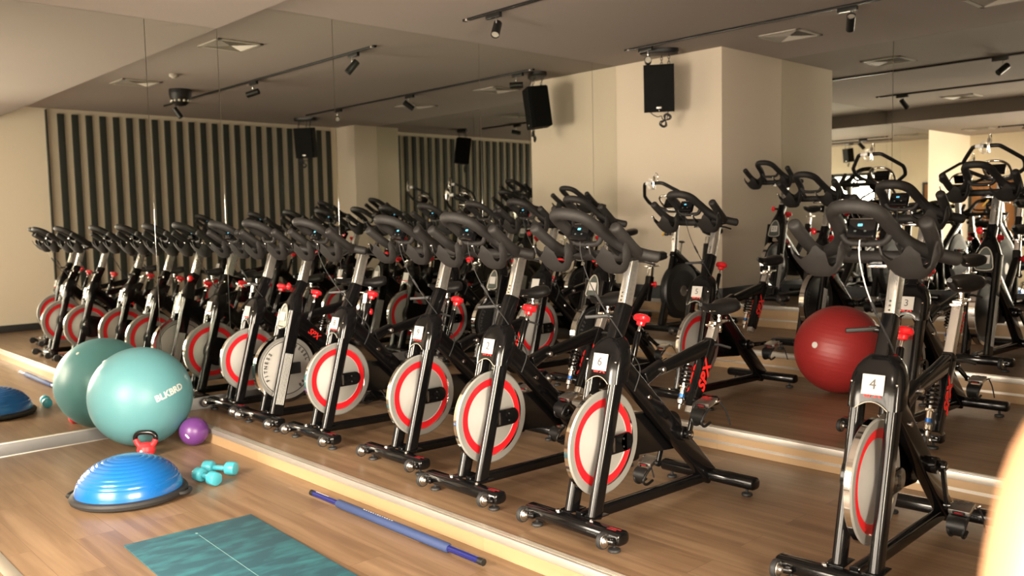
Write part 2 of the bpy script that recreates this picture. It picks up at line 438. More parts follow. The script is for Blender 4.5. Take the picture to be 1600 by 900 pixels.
# mirrors
SE = [YM, -0.6617, -0.1092, 0.9209, 2.5756, 4.2465, YC]
places = ['at the near end beside the teal ball', 'narrow, beside the step edge', 'behind the first bikes of the front row', 'between the two middle seams', 'in front of the hanging speaker mirror image', 'narrow strip next to the column']
for i in range(6):
    b = MB()
    top = HS if i < 2 else H
    y0, y1 = SE[i] + 0.0015, SE[i + 1] - 0.0015
    if i == 5: y1 = YC - 0.001
    if i == 2: y0 = YS + 0.0015
    if i == 1: y1 = YS - 0.0015
    b.box((-0.004, (y0 + y1) / 2, (0.0 + top) / 2), (0.008, y1 - y0, top - 0.002), 'mirror', bev=0.0012, seg=1)
    o = b.build('mirror_panel')
    tag(o, 'tall wall mirror on the left wall, ' + places[i], 'mirror', 'mirror panels on the left wall')
bse = [WC, 2.653, 3.9, 5.15, WX - 0.567]
bpl = ['next to the column', 'second from the column', 'third from the column', 'farthest from the column']
for i in range(4):
    b = MB()
    b.box(((bse[i] + bse[i + 1]) / 2, YB + 0.004, (H4 + H) / 2), (bse[i + 1] - bse[i] - 0.003, 0.008, H - H4 - 0.002), 'mirror', bev=0.0012, seg=1)
    tag(b.build('mirror_panel'), 'tall mirror on the back wall behind the bikes, ' + bpl[i], 'mirror', 'mirror panels on the back wall')
# rear wall with big window and a door
wx0, wx1, wz0, wz1 = 1.9, 6.85, 0.12, 2.42
struct('wall_front', [bx(-0.12, wx0, YR - 0.12, YR, -0.1, HS, 'wall_cream_lit'), bx(wx1, WX + 0.1, YR - 0.12, YR, -0.1, HS, 'wall_cream_lit'),
                      bx(wx0, wx1, YR - 0.12, YR, wz1, HS, 'wall_cream_lit'), bx(wx0, wx1, YR - 0.12, YR, -0.1, wz0, 'wall_cream_lit')])
fr = [bx(wx0, wx1, YR - 0.09, YR - 0.02, wz1 - 0.07, wz1, 'frame_dark', 0.004), bx(wx0, wx1, YR - 0.09, YR - 0.02, wz0, wz0 + 0.07, 'frame_dark', 0.004)]
for i in range(6):
    x = wx0 + 0.03 + (wx1 - wx0 - 0.06) * i / 5
    fr.append(bx(x - 0.03, x + 0.03, YR - 0.09, YR - 0.02, wz0, wz1, 'frame_dark', 0.004))
win = struct('window_1', fr)
b = MB(); b.box(((wx0 + wx1) / 2, YR - 0.055, (wz0 + wz1) / 2), (wx1 - wx0, 0.006, wz1 - wz0), 'window_glass', bev=0)
b.build('pane', win)
dr = struct('door_1', [bx(0.06, 0.86, YR, YR + 0.04, 0.0, 2.1, 'door_wood', 0.004), bx(0.02, 0.06, YR, YR + 0.05, 0, 2.14, 'frame_dark', 0.003), bx(0.86, 0.90, YR, YR + 0.05, 0, 2.14, 'frame_dark', 0.003), bx(0.02, 0.9, YR, YR + 0.05, 2.1, 2.14, 'frame_dark', 0.003)])
b = MB(); b.tube([(0.78, YR + 0.04, 1.0), (0.78, YR + 0.09, 1.0), (0.66, YR + 0.09, 1.0)], 0.009, 'steel'); b.build('handle', dr)

# ------------------------------------------------------------------ bikes
def fy(z): return -0.17 + 0.27 * (z - 0.1)          # front line of the fork
def cup(b, cx, cy, zb, mtl):
    # bottle cradle: a scooped shell whose rim rises in ears and dips in slots
    key = [(0, .100), (14, .124), (34, .085), (58, .066), (82, .082), (104, .122), (120, .098), (134, .040), (152, .040), (166, .120), (184, .136), (202, .075), (260, .045), (300, .05), (335, .075), (360, .100)]
    def rim(a):
        a %= 360
        for (a0, h0), (a1, h1) in zip(key, key[1:]):
            if a0 <= a <= a1:
                t = (a - a0) / (a1 - a0); t = t * t * (3 - 2 * t); return h0 + (h1 - h0) * t
        return .05
    def surf(k):
        def fn(u, v):
            deg = 180 + 360 * u                       # starts at the left ear, goes over the front
            h = rim(360 * u) * v
            r = (0.30 + 0.70 * min(1, (h / 0.085)) ** 0.55) if h > 0 else 0.30
            r *= k
            a = math.radians(deg)
            return (cx + 0.100 * r * math.cos(a), cy + 0.066 * r * math.sin(a) - 0.42 * h, zb + h + (0 if k == 1 else 0.004 * (1 - v)))
        return fn
    NU, NV = 44, 8
    b.grid(surf(1.0), NU, NV, mtl, closeu=True); b.grid(surf(0.94), NU, NV, mtl, closeu=True)
    o, i = surf(1.0), surf(0.94)
    b.add([o(k / NU, 1) for k in range(NU)] + [i(k / NU, 1) for k in range(NU)], [(k, (k + 1) % NU, NU + (k + 1) % NU, NU + k) for k in range(NU)], mtl)
    b.add([o(k / NU, 0) for k in range(NU)], [tuple(range(NU))], mtl)
    b.add([i(k / NU, 0) for k in range(NU)], [tuple(range(NU))], mtl)
    e = o(2 / NU, 0.93); b.sphere((e[0], e[1] - 0.003, e[2]), 0.006, 'chrome', 8, 6)

def oval_bar(b, y, x, z0, z1, d, mt):
    # stabiliser with rounded ends: stadium profile swept along x
    zc = (z0 + z1) / 2; hh = (z1 - z0) / 2; n = 20; rings = []
    for xx, s in ((-x, .55), (-x + .004, .85), (-x + .012, 1), (x - .012, 1), (x - .004, .85), (x, .55)):
        r = []
        for k in range(n):
            a = 2 * PI * k / n; c, s_ = math.cos(a), math.sin(a)
            r.append((xx, y + math.copysign(abs(c) ** 0.7, c) * d / 2 * s, zc + math.copysign(abs(s_) ** 0.8, s_) * hh * s))
        rings.append(r)
    b.ring_loft(rings, mt)

def make_wheel_spx():
    b = MB(); o = (0, 0, 0)
    R = .240
    prof = [(.030, -.030), (.055, -.028), (.160, -.006), (.163, -.009), (.198, -.009), (.202, -.016), (.232, -.017), (R, -.011), (R, .011), (.232, .017), (.202, .016), (.198, .009), (.163, .009), (.160, .006), (.055, .028), (.030, .030)]
    ms = ['wheel_disc', 'wheel_disc', 'wheel_disc', 'wheel_red', 'chrome', 'wheel_silver', 'wheel_silver', 'chrome', 'wheel_silver', 'wheel_silver', 'chrome', 'wheel_red', 'wheel_disc', 'wheel_disc', 'wheel_disc']
    b.lathe(prof, o, (1, 0, 0), None, 64, ms)
    return b
def make_wheel_diesel():
    b = MB(); R = .245
    prof = [(.030, -.024), (.186, -.012), (.188, -.013), (.193, -.013), (.196, -.012), (.222, -.018), (R, -.021), (R, .021), (.222, .018), (.196, .012), (.193, .013), (.188, .013), (.186, .012), (.030, .024)]
    ms = ['wheel_disc', 'black_ink', 'black_ink', 'wheel_disc', 'wheel_silver', 'chrome', 'chrome', 'chrome', 'wheel_silver', 'wheel_disc', 'black_ink', 'black_ink', 'wheel_disc']
    b.lathe(prof, (0, 0, 0), (1, 0, 0), None, 64, ms)
    for sx in (1,):
        for word, a0 in (('DIESEL', 45), ('FITNESS', 172), ('988', -42)):
            k = len(word)
            for i, ch in enumerate(word):
                a = math.radians(a0 + (k - 1) * 5.5 - i * 11)
                d = Vector((0, math.cos(a), math.sin(a)))
                b.text(ch, .034, Vector((.0205, 0, 0)) + d * .165, (0, -d.z * -1 * 1, 0) if False else Vector((0, math.sin(a), -math.cos(a))), d, 'black_ink', bold=.001)
    return b

def pedal_geo(b, sx):
    # pedal body at origin, axle along x
    b.box((sx * .055, 0, 0), (.085, .085, .022), 'steel', bev=.006)
    b.box((sx * .055, 0, .0), (.050, .092, .014), 'black_matte', bev=.004)
    b.box((sx * .055, -.0475, 0), (.034, .002, .007), 'red_dark', bev=.0008)
    b.box((sx * .055, .0475, 0), (.034, .002, .007), 'red_ink', bev=.0008)
    # toe basket
    pts = lambda dx: [(sx * .055 + dx, -.03, -.014), (sx * .055 + dx, -.075, -.03), (sx * .055 + dx * .8, -.098, -.062), (sx * .055 + dx * .7, -.075, -.092), (sx * .055 + dx * .6, -.02, -.096)]
    for dx in (-.034, .034): b.tube(pts(dx), .007, 'black_matte', 8, smooth=4)
    def fn(u, v):
        a = -0.4 + 2.6 * u
        return (sx * .055 + (v - .5) * .075 * (1 - .2 * u), -.05 - .05 * math.sin(a + .35), -.058 + .046 * math.cos(a + .1))
    b.grid(fn, 10, 4, 'black_matte')
    b.tube([(sx * .10, .02, -.005), (sx * .112, .03, .002), (sx * .112, .045, -.004), (sx * .10, .04, -.01)], .004, 'chrome', 6)
    b.tube([(sx * .108, .04, -.01), (sx * .112, .07, -.07), (sx * .115, .085, -.15)], .004, 'black_rubber', 6, smooth=3)

CRANK = {}
def crank_parts(t, cy, cz, ang, big=True):
    for sx, a in ((1, ang), (-1, ang + PI)):
        b = MB()
        d = Vector((0, math.cos(a), math.sin(a)))
        x0 = sx * .072
        b.lathe([(.024, -.012), (.026, 0), (.024, .012)], (x0, 0, 0), (1, 0, 0), 'black_paint', 16)
        b.lathe([(.010, 0), (.011, .008), (.006, .012)], (x0 + sx * .010, 0, 0), (sx, 0, 0), 'chrome', 10)
        b.beam(Vector((x0, 0, 0)), Vector((x0 + sx * .012, 0, 0)) + d * .17, .016, .034, 'black_paint', w1=.014, h1=.026)
        b.lathe([(.017, -.009), (.018, 0), (.017, .009)], Vector((x0 + sx * .012, 0, 0)) + d * .17, (1, 0, 0), 'black_paint', 14)
        arm = b.build('crank_arm', t, (0, cy, cz))
        b = MB()
        b.tube([(0, 0, 0), (sx * .02, 0, 0)], .007, 'chrome', 8)
        pedal_geo(b, sx)
        p = b.build('pedal', arm)
        p.location = (x0 + sx * .016, d.y * .17, d.z * .17)
        p.rotation_euler.x = 0.25

def make_console(hb, loc, face=-1):
    b = MB()
    rot = Matrix.Rotation(math.radians(-28), 3, 'X')
    b.box((0, 0, 0), (.100, .028, .076), 'black_paint', rot=rot, bev=.008)
    b.box(rot @ Vector((-.006, -.0145, .012)), (.017, .003, .010), 'lcd', rot=rot, bev=.001)
    for dx in (-.020, .016):
        b.box(rot @ Vector((dx, -.0142, -.012)), (.009, .003, .007), 'badge_grey', rot=rot, bev=.001)
    b.tube([rot @ Vector((-.05, -.004, .04)), rot @ Vector((.05, -.004, .04))], .004, 'steel', 6)
    b.tube([rot @ Vector((0, .012, -.02)), Vector((0, .05, -.055))], .009, 'black_matte', 8)
    c = b.build('console', hb, loc)
    return c

def make_handlebar(t, spx=True):
    b = MB(); f = 'foam'; r = .0255
    # central loop
    L = []
    half = [(.262, .075, 1.232), (.215, .030, 1.247), (.150, -.005, 1.275), (.110, -.045, 1.312), (.092, -.110, 1.358), (.080, -.185, 1.402), (.048, -.232, 1.422)]
    pts = half + [(0, -.248, 1.427)] + [(-x, y, z) for x, y, z in reversed(half)]
    b.tube(pts, r, f, 14, smooth=6)
    # horns
    for s in (1, -1):
        b.tube([(s * .205, .02, 1.25), (s * .222, -.03, 1.268), (s * .230, -.09, 1.306), (s * .236, -.172, 1.366)], r * .98, f, 14, smooth=6)
        b.sphere((s * .232, -.11, 1.306 + .022), .004, 'chrome', 6, 5)
    # cross bar
    b.tube([(-.205, .03, 1.246), (-.12, .03, 1.238), (.12, .03, 1.238), (.205, .03, 1.246)], r * .95, f, 14, smooth=4)
    # inner bracket for the console
    b.tube([(-.094, -.09, 1.338), (-.07, -.085, 1.300), (-.03, -.083, 1.292), (.03, -.083, 1.292), (.07, -.085, 1.300), (.094, -.09, 1.338)], .0125, f, 10, smooth=4)
    for s in (1, -1):
        b.beam((s * .10, -.06, 1.30), (s * .10, .02, 1.245), .010, .03, f)
    hb = b.build('handlebar', t)
    for cx in (-.165, .165):
        b = MB(); cup(b, cx, -.085, 1.168, f)
        b.beam((cx, -.05, 1.200), (cx, .02, 1.232), .03, .012, f)
        b.build('bottle_holder', hb)
    if spx:
        make_console(hb, (0.0, -.118, 1.342))
    return hb

def saddle_geo(b, y0, y1, zt, wmax=.082):
    secs = []; K = 14; N = 18
    for i in range(K + 1):
        u = i / K; y = y0 + (y1 - y0) * u
        w = .020 + (wmax - .020) * (0 if u < .25 else (min(1, (u - .25) / .55)) ** 1.5)
        if u < .12: w *= .55 + .45 * (u / .12)
        if u > .88: w *= 1 - .45 * ((u - .88) / .12) ** 2
        zt_ = zt - .012 * math.sin(PI * min(1, u * 1.15)) + (.012 * (u - .6) if u > .6 else 0)
        hgt = .032 + .040 * min(1, u * 1.5)
        if u < .1 or u > .93: hgt *= .6
        ring = []
        for k in range(N):
            a = 2 * PI * k / N; c, s_ = math.cos(a), math.sin(a)
            ring.append((w * math.copysign(abs(c) ** .8, c), y, zt_ - hgt / 2 + hgt / 2 * math.copysign(abs(s_) ** .75, s_)))
        secs.append(ring)
    b.ring_loft(secs, 'vinyl')

def number_card(parent, num, front, slant, size=(.082, .074), off=(0, 0)):
    b = MB()
    up = Vector((0, slant, 1)).normalized(); nrm = Vector((0, -1, slant)).normalized()
    c = Vector(front) + up * off[1] + Vector((off[0], 0, 0)) + nrm * .004
    hx, hz = size[0] / 2, size[1] / 2
    q = [c + Vector((sx * hx, 0, 0)) + up * sz * hz for sx, sz in ((-1, -1), (1, -1), (1, 1), (-1, 1))]
    b.ring_loft([[p - nrm * .003 for p in q], q], 'white_card')
    if num:
        b.text(num, .055 if len(num) == 1 else .05, c + nrm * .0012, (1, 0, 0), up, 'grey_ink')
    return b.build('number_card', parent, angle=20)

def stabilisers(t, xw, yf, yr, spx):
    b = MB(); oval_bar(b, yf, xw, .036, .098, .082, 'black_paint')
    if spx:
        b.box((xw - .05, yf + .004, .0985), (.060, .010, .0016), 'red_dark', bev=.0006); b.box((xw - .058, yf - .012, .0985), (.048, .010, .0016), 'red_dark', bev=.0006)
        for sx in (-1, 1): b.lathe([(.012, 0), (.012, .006), (.006, .009)], (sx * .10, yf + .005, .098), (0, 0, 1), 'chrome', 10)
    fs = b.build('front_stabiliser', t)
    for s in (-1, 1):
        b = MB()
        wx_, wy_ = s * (xw - .045) - .022, yf - .060
        b.lathe([(.022, -.011), (.035, -.010), (.037, -.005), (.037, .005), (.035, .010), (.022, .012)], (wx_, wy_, .060), (1, .0, .0), 'black_rubber', 24)
        b.lathe([(.022, .0121), (.030, .0115), (.028, .0135), (.020, .0135), (.014, .018), (.013, .026), (.004, .030)], (wx_, wy_, .060), (1, 0, 0), 'steel', 18)
        b.lathe([(.011, .01), (.014, .02), (.016, .05), (.012, .058)], (wx_, wy_ + .004, .060), (1, .25, 0), 'black_paint', 14)
        b.box((wx_ + .045, wy_ + .028, .064), (.020, .050, .030), 'black_paint', bev=.006)
        b.build('transport_wheel', fs)
    b = MB(); oval_bar(b, yr, xw, .036, .098, .082, 'black_paint')
    rs = b.build('rear_stabiliser', t)
    for par, y in ((fs, yf), (rs, yr)):
        for s in (-1, 1):
            b = MB()
            b.lathe([(.026, 0), (.028, .004), (.026, .012), (.012, .016), (.007, .018), (.007, .045)], (s * (xw - .055), y, 0), (0, 0, 1), 'black_rubber', 18)
            b.build('levelling_foot', par)

def make_spx():
    t = empty('spin_bike')
    stabilisers(t, .285, -.195, .835, True)
    # frame: base rail, diagonal beam, seat arm
    b = MB()
    b.beam((0, -.165, .082), (0, .83, .060), .040, .055, 'black_paint')
    b.beam((0, .085, .765), (0, .845, .055), .052, .098, 'black_paint', r=.2)
    b.beam((0, .30, .640), (0, .44, .690), .05, .07, 'black_paint', w1=.045, h1=.055)
    b.beam((0, .36, .660), (0, .850, .735), .042, .050, 'black_paint', h1=.082)
    b.lathe([(.010, -.04), (.014, -.036), (.014, .036), (.010, .04)], (0, .42, .672), (1, 0, 0), 'steel', 12)
    b.lathe([(.010, -.036), (.012, -.032), (.012, .032), (.010, .036)], (0, .31, .555), (1, 0, 0), 'chrome', 12)
    b.lathe([(.034, -.055), (.036, -.05), (.036, .05), (.034, .055)], (0, .565, .335), (1, 0, 0), 'black_paint', 20)
    b.build('frame', t)
    # fork legs
    for s in (-1, 1):
        b = MB()
        yc0, yc1 = fy(.09) + .036, fy(.705) + .036
        b.beam((s * .068, yc0, .088), (s * .068, yc1, .705), .046, .074, 'black_paint', r=.48, seg=6)
        b.box((s * .068, yc0 + .006, .100), (.07, .11, .006), 'black_paint', bev=.002)
        b.build('fork_leg', t)
    # crown
    b = MB(); rings = []
    for i, (z, w, d, yo) in enumerate(((.668, .200, .108, .0), (.700, .202, .114, .0), (.750, .200, .116, .002), (.790, .190, .110, .004), (.822, .166, .100, .007), (.846, .128, .088, .010), (.862, .088, .078, .012), (.868, .050, .060, .014))):
        n = 36; r = []
        for k in range(n):
            a = 2 * PI * k / n; c, s_ = math.cos(a), math.sin(a)
            x = w / 2 * math.copysign(abs(c) ** .5, c)
            zz = z + (.030 * max(0, 1 - (x / .062) ** 2) if i == 0 else 0)
            r.append((x, fy(zz) + .046 + yo + d / 2 * math.copysign(abs(s_) ** .45, s_), zz))
        rings.append(r)
    b.ring_loft(rings, 'black_paint', cap=False)
    b.tube([(x, fy(.668 + .030 * (1 - (x / .062) ** 2)) - .0125, .668 + .030 * (1 - (x / .062) ** 2)) for x in (-.060, -.045, -.025, 0, .025, .045, .060)], .0022, 'badge_rim', 6, smooth=2)
    nrm = Vector((0, -1, .27)).normalized()
    b.text('SPX', .038, Vector((0, fy(.726) - .0125, .726)), (1, 0, 0), (0, .27, 1), 'red_ink', shear=.3, bold=.0012, ext=.002)
    b.sphere((.084, fy(.76) - .005, .765), .005, 'chrome', 8, 6); b.sphere((-.084, fy(.76) - .005, .765), .005, 'chrome', 8, 6)
    b.build('fork_crown', t)
    # head sleeve, clamp lever, post
    b = MB()
    b.beam((0, fy(.82) + .056, .82), (0, .170, 1.002), .052, .074, 'black_paint', r=.16)
    b.beam((0, .1685, .998), (0, .1715, 1.006), .055, .077, 'black_paint', r=.16)
    b.build('head_sleeve', t)
    b = MB()
    b.beam((0, .165, .985), (0, .238, 1.212), .042, .064, 'post_metal', r=.16)
    dd = Vector((0, .238 - .165, 1.212 - .985)).normalized(); nn = dd.cross(Vector((1, 0, 0))); nn = nn if nn.y < 0 else -nn
    for k in range(3):
        c = Vector((0, .165, .985)) + dd * (.035 + k * .018) + nn * .033
        b.lathe([(.0001, .001), (.004, .001), (.004, -.002)], c, nn, 'black_ink', 10)
    for k in range(8):
        c = Vector((.0222, .165, .985)) + dd * (.05 + k * .022)
        b.box(c, (.0008, .016, .0012), 'grey_ink', bev=0)
    b.build('handlebar_post', t)
    b = MB()
    b.tube([(-.02, .118, .952), (-.045, .112, .955)], .013, 'black_paint', 10)
    b.tube([(-.045, .112, .955), (-.058, .109, .956)], .011, 'chrome', 10)
    b.beam((-.035, .112, .957), (-.120, .030, .952), .018, .012, 'black_matte', side=(0, 0, 1))
    b.build('clamp_lever', t)
    # slider
    b = MB()
    b.box((0, .135, 1.216), (.052, .27, .016), 'black_paint', bev=.004)
    b.box((0, .03, 1.205), (.075, .035, .014), 'chrome', bev=.006)
    b.tube([(0, .25, 1.205), (.05, .26, 1.200), (.075, .30, 1.185)], .006, 'black_matte', 8)
    b.build('handlebar_slider', t)
    make_handlebar(t)
    # flywheel
    w = make_wheel_spx().build('flywheel', t, (0, 0, .392))
    for s in (-1, 1):
        b = MB()
        b.lathe([(.041, -.009), (.043, -.006), (.043, .006), (.041, .009)], (s * .066, .088, 0), (1, 0, 0), 'black_paint', 24)
        b.box((s * .066, .030, 0), (.018, .12, .086), 'black_paint', bev=.005)
        b.box((s * .0760, -.006, 0), (.003, .011, .064), 'steel', bev=.001)
        for dz in (.018, -.018): b.lathe([(.005, 0), (.005, .004), (.003, .005)], (s * .075, .060, dz), (s, 0, 0), 'black_rubber', 8)
        b.build('axle_cover', w)
    # belt guard on the far side
    b = MB(); n = 20; ring = []
    for cx, cz, r, a0, a1 in ((.02, .392, .115, 60, 290), (.565, .335, .10, -75, 80)):
        for k in range(n): 
            a = math.radians(a0 + (a1 - a0) * k / (n - 1)); ring.append((cx + r * math.cos(a), cz + r * math.sin(a)))
    cy0 = sum(p[0] for p in ring) / len(ring); cz0 = sum(p[1] for p in ring) / len(ring)
    rings = [[(x, cy0 + (y - cy0) * k, cz0 + (z - cz0) * k) for y, z in ring] for x, k in ((-.042, 1), (-.085, 1), (-.095, .95))]
    b.ring_loft(rings, 'black_paint')
    b.build('belt_guard', t)
    # seat tube with lettering, post, slider, saddle
    b = MB()
    p0, p1 = Vector((0, .690, .440)), Vector((0, .862, .768))
    b.beam(p0, p1, .052, .062, 'black_paint', r=.16)
    ax = (p1 - p0).normalized(); tr = Vector((0, -ax.z, ax.y))
    for s in (1, -1):
        b.text('SPX', .085, p0 + ax * .165 + Vector((s * .0268, 0, 0)), ax * s, tr * (1), 'red_ink', shear=.3, bold=.0028, ext=.0008, sp=1.05) if s > 0 else b.text('SPX', .085, p0 + ax * .165 + Vector((-.0268, 0, 0)), -ax, tr, 'red_ink', shear=.3, bold=.0028, ext=.0008, sp=1.05)
    b.tube([(.03, .852, .745), (.055, .862, .745), (.10, .89, .73)], .007, 'black_matte', 8)
    b.build('seat_tube', t)
    b = MB()
    b.beam(p0 - ax * .035, p1 + ax * .075, .042, .048, 'post_metal', r=.15)
    b.build('seat_post', t)
    b = MB()
    q = p1 + ax * .075
    b.box((0, q.y - .005, q.z + .006), (.050, .085, .014), 'chrome', bev=.005)
    b.box((0, q.y + .045, q.z + .018), (.044, .130, .013), 'chrome', bev=.005)
    b.tube([(0, q.y + .045, q.z + .02), (0, q.y + .045, q.z + .075)], .012, 'chrome', 12)
    b.tube([(0, q.y + .05, q.z + .005), (0, q.y + .05, q.z - .035)], .009, 'chrome', 10)
    b.build('seat_slider', t)
    b = MB(); saddle_geo(b, q.y - .125, q.y + .150, q.z + .132)
    sd = b.build('saddle', t)
    b = MB()
    for s in (-1, 1):
        b.tube([(s * .020, q.y - .07, q.z + .085), (s * .022, q.y + .02, q.z + .078), (s * .022, q.y + .08, q.z + .08), (s * .04, q.y + .13, q.z + .095)], .0035, 'chrome', 6, smooth=3)
    b.box((0, q.y + .045, q.z + .072), (.05, .035, .022), 'black_matte', bev=.004)
    b.build('saddle_rail', sd)
    # shock absorber
    b = MB()
    s0, s1 = Vector((0, .665, .690)), Vector((0, .585, .450)); ax2 = (s1 - s0).normalized(); u = Vector((1, 0, 0)); v = ax2.cross(u)
    b.tube([s0, s1], .009, 'steel', 10)
    b.lathe([(.014, .0), (.020, .012), (.020, .03), (.012, .034)], s0, ax2, 'chrome', 14)
    b.lathe([(.012, 0), (.026, .003), (.026, .010), (.012, .013)], s0 + ax2 * .135, ax2, 'chrome', 16)
    b.lathe([(.014, 0), (.014, .03)], s0 + ax2 * .148, ax2, 'chrome', 14)
    b.lathe([(.0145, 0), (.0145, .018)], s0 + ax2 * .178, ax2, 'blue_anod', 14)
    b.lathe([(.014, 0), (.018, .01), (.018, .03), (.01, .036)], s0 + ax2 * .196, ax2, 'chrome', 14)
    hel = []
    for k in range(61):
        a = 2 * PI * 5 * k / 60; hel.append(s0 + ax2 * (.034 + .10 * k / 60) + (u * math.cos(a) + v * math.sin(a)) * .024)
    b.tube(hel, .0058, 'black_paint', 6)
    b.build('shock_absorber', t)
    # brake knob
    b = MB()
    b.tube([(0, .215, .72), (0, .268, .865)], .015, 'black_paint', 12)
    b.tube([(0, .262, .85), (0, .285, .905)], .0075, 'chrome', 10)
    b.lathe([(.013, 0), (.020, .003), (.021, .016), (.025, .020), (.036, .023), (.040, .031), (.040, .041), (.034, .050), (.018, .056), (.0001, .058)], (0, .283, .896), (0, .35, 1), 'red_knob', 22)
    b.build('brake_knob', t)
    # cable
    b = MB()
    b.tube([(-.010, -.118, 1.31), (-.016, -.105, 1.24), (-.008, -.07, 1.14), (.004, -.03, 1.06)], .0022, 'white_plastic', 6, smooth=5)
    b.tube([(.002, -.036, 1.075), (.010, -.01, 1.03)], .006, 'black_rubber', 8)
    b.tube([(.008, -.016, 1.04), (.02, .02, .98), (.034, .08, .90), (.034, .16, .80), (.030, .24, .70), (.028, .20, .60)], .0032, 'black_rubber', 6, smooth=5)
    b.box((-.006, -.118, 1.318), (.022, .012, .012), 'white_plastic', bev=.002)
    b.build('console_cable', t)
    crank_parts(t, .565, .335, math.radians(75))
    return t

def make_diesel():
    t = empty('spin_bike')
    stabilisers(t, .265, -.195, .80, False)
    b = MB()
    b.beam((0, -.165, .082), (0, .80, .060), .045, .055, 'black_paint')
    b.beam((0, .06, .745), (0, .55, .34), .055, .125, 'black_paint', r=.2, h1=.10)
    b.beam((0, .52, .36), (0, .79, .07), .055, .090, 'black_paint', r=.2)
    b.beam((0, .40, .44), (0, .68, .73), .046, .062, 'black_paint', r=.2)
    b.lathe([(.034, -.06), (.036, -.05), (.036, .05), (.034, .06)], (0, .55, .335), (1, 0, 0), 'black_paint', 20)
    b.text('SPX', .06, Vector((.0285, .22, .615)), (0, 1, -.83), (0, .83, 1), 'red_ink', shear=.3, bold=.001)
    b.build('frame', t)
    for s in (-1, 1):
        b = MB()
        yc0, yc1 = fy(.09) + .045, fy(.78) + .045
        b.beam((s * .074, yc0, .088), (s * .074, yc1, .80), .042, .098, 'black_paint', r=.48, seg=6)
        d = Vector((0, yc1 - yc0, .712)).normalized(); pr = Vector((0, d.z, -d.y))
        for k in range(6):
            c0 = Vector((s * .0957, yc0, .088)) + d * .07 + pr * (-.026 + k * .0105)
            b.beam(c0, c0 + d * .36, .0012, .0048, 'light_decal', r=.1)
        b.build('fork_leg', t)
    b = MB(); rings = []
    for z, w, d, yo in ((.672, .186, .106, .0), (.71, .190, .114, .0), (.76, .184, .116, .002), (.81, .160, .108, .004), (.86, .120, .096, .006), (.90, .082, .084, .008), (.925, .058, .070, .012)):
        n = 24; yc = fy(z) + .05 + yo; r = []
        for k in range(n):
            a = 2 * PI * k / n; c, s_ = math.cos(a), math.sin(a)
            r.append((w / 2 * math.copysign(abs(c) ** .6, c), yc + d / 2 * math.copysign(abs(s_) ** .6, s_), z))
        rings.append(r)
    b.ring_loft(rings, 'black_paint')
    # arched badge with a pale rim
    arch = [(-.052, .692), (.052, .692), (.055, .74), (.046, .79), (.027, .83), (0, .848), (-.027, .83), (-.046, .79), (-.055, .74)]
    yb = lambda z: fy(z) - .0095
    b.add([(x * .93, yb(z) - .002, .77 + (z - .77) * .95) for x, z in arch], [tuple(range(len(arch)))], 'badge_grey')
    b.tube([(x, yb(z) - .002, z) for x, z in arch], .0045, 'badge_rim', 6, smooth=3, closed=True)
    b.build('fork_crown', t)
    b = MB(); b.beam((0, fy(.86) + .05, .86), (0, .165, 1.0), .058, .070, 'black_paint', r=.16); b.build('head_sleeve', t)
    b = MB(); b.beam((0, .155, .98), (0, .225, 1.212), .046, .064, 'steel', r=.16); b.build('handlebar_post', t)
    b = MB()
    b.lathe([(.008, -.03), (.010, 0), (.018, .004), (.026, .012), (.026, .022), (.018, .030), (.0001, .032)], (-.055, .10, .965), (-.6, -1, .1), 'red_knob', 18)
    b.tube([(-.02, .13, .965), (-.06, .095, .966)], .010, 'black_paint', 8)
    b.build('clamp_knob', t)
    b = MB(); b.box((0, .13, 1.216), (.052, .25, .016), 'black_paint', bev=.004); b.box((0, .02, 1.205), (.07, .035, .014), 'chrome', bev=.006); b.build('handlebar_slider', t)
    make_handlebar(t, spx=False)
    w = make_wheel_diesel().build('flywheel', t, (0, 0, .392))
    for s in (-1, 1):
        b = MB()
        b.box((s * .060, .02, 0), (.018, .13, .082), 'black_matte', bev=.006)
        b.box((s * .070, -.01, 0), (.003, .010, .052), 'steel', bev=.001)
        b.build('axle_cover', w)
    b = MB(); n = 20; ring = []
    for cx, cz, r, a0, a1 in ((.02, .392, .10, 60, 290), (.55, .335, .095, -75, 80)):
        for k in range(n):
            a = math.radians(a0 + (a1 - a0) * k / (n - 1)); ring.append((cx + r * math.cos(a), cz + r * math.sin(a)))
    b.ring_loft([[(x, y, z) for y, z in ring] for x in (-.042, -.09)], 'black_matte'); b.build('belt_guard', t)
    b = MB(); b.beam((0, .655, .60), (0, .70, .80), .052, .058, 'black_paint', r=.16)
    b.build('seat_tube', t)
    b = MB()
    b.lathe([(.008, -.03), (.010, 0), (.016, .004), (.024, .012), (.024, .022), (.016, .030), (.0001, .032)], (.03, .70, .735), (.7, .7, 0), 'red_knob', 18); b.build('seat_knob', t)
    b = MB(); b.beam((0, .695, .78), (0, .715, .875), .040, .046, 'chrome', r=.15); b.build('seat_post', t)
    b = MB(); b.box((0, .73, .882), (.05, .15, .014), 'chrome', bev=.005); b.tube([(0, .74, .88), (0, .74, .94)], .012, 'chrome', 12); b.build('seat_slider', t)
    b = MB(); saddle_geo(b, .60, .86, .995); b.build('saddle', t)
    b = MB()
    b.tube([(0, .20, .70), (0, .245, .835)], .014, 'black_paint', 12); b.tube([(0, .24, .82), (0, .262, .885)], .0075, 'chrome', 10)
    b.lathe([(.013, 0), (.020, .003), (.021, .016), (.025, .020), (.036, .023), (.040, .031), (.040, .041), (.034, .050), (.018, .056), (.0001, .058)], (0, .260, .876), (0, .35, 1), 'red_knob', 22)
    b.build('brake_knob', t)
    crank_parts(t, .55, .335, math.radians(-70))
    return t

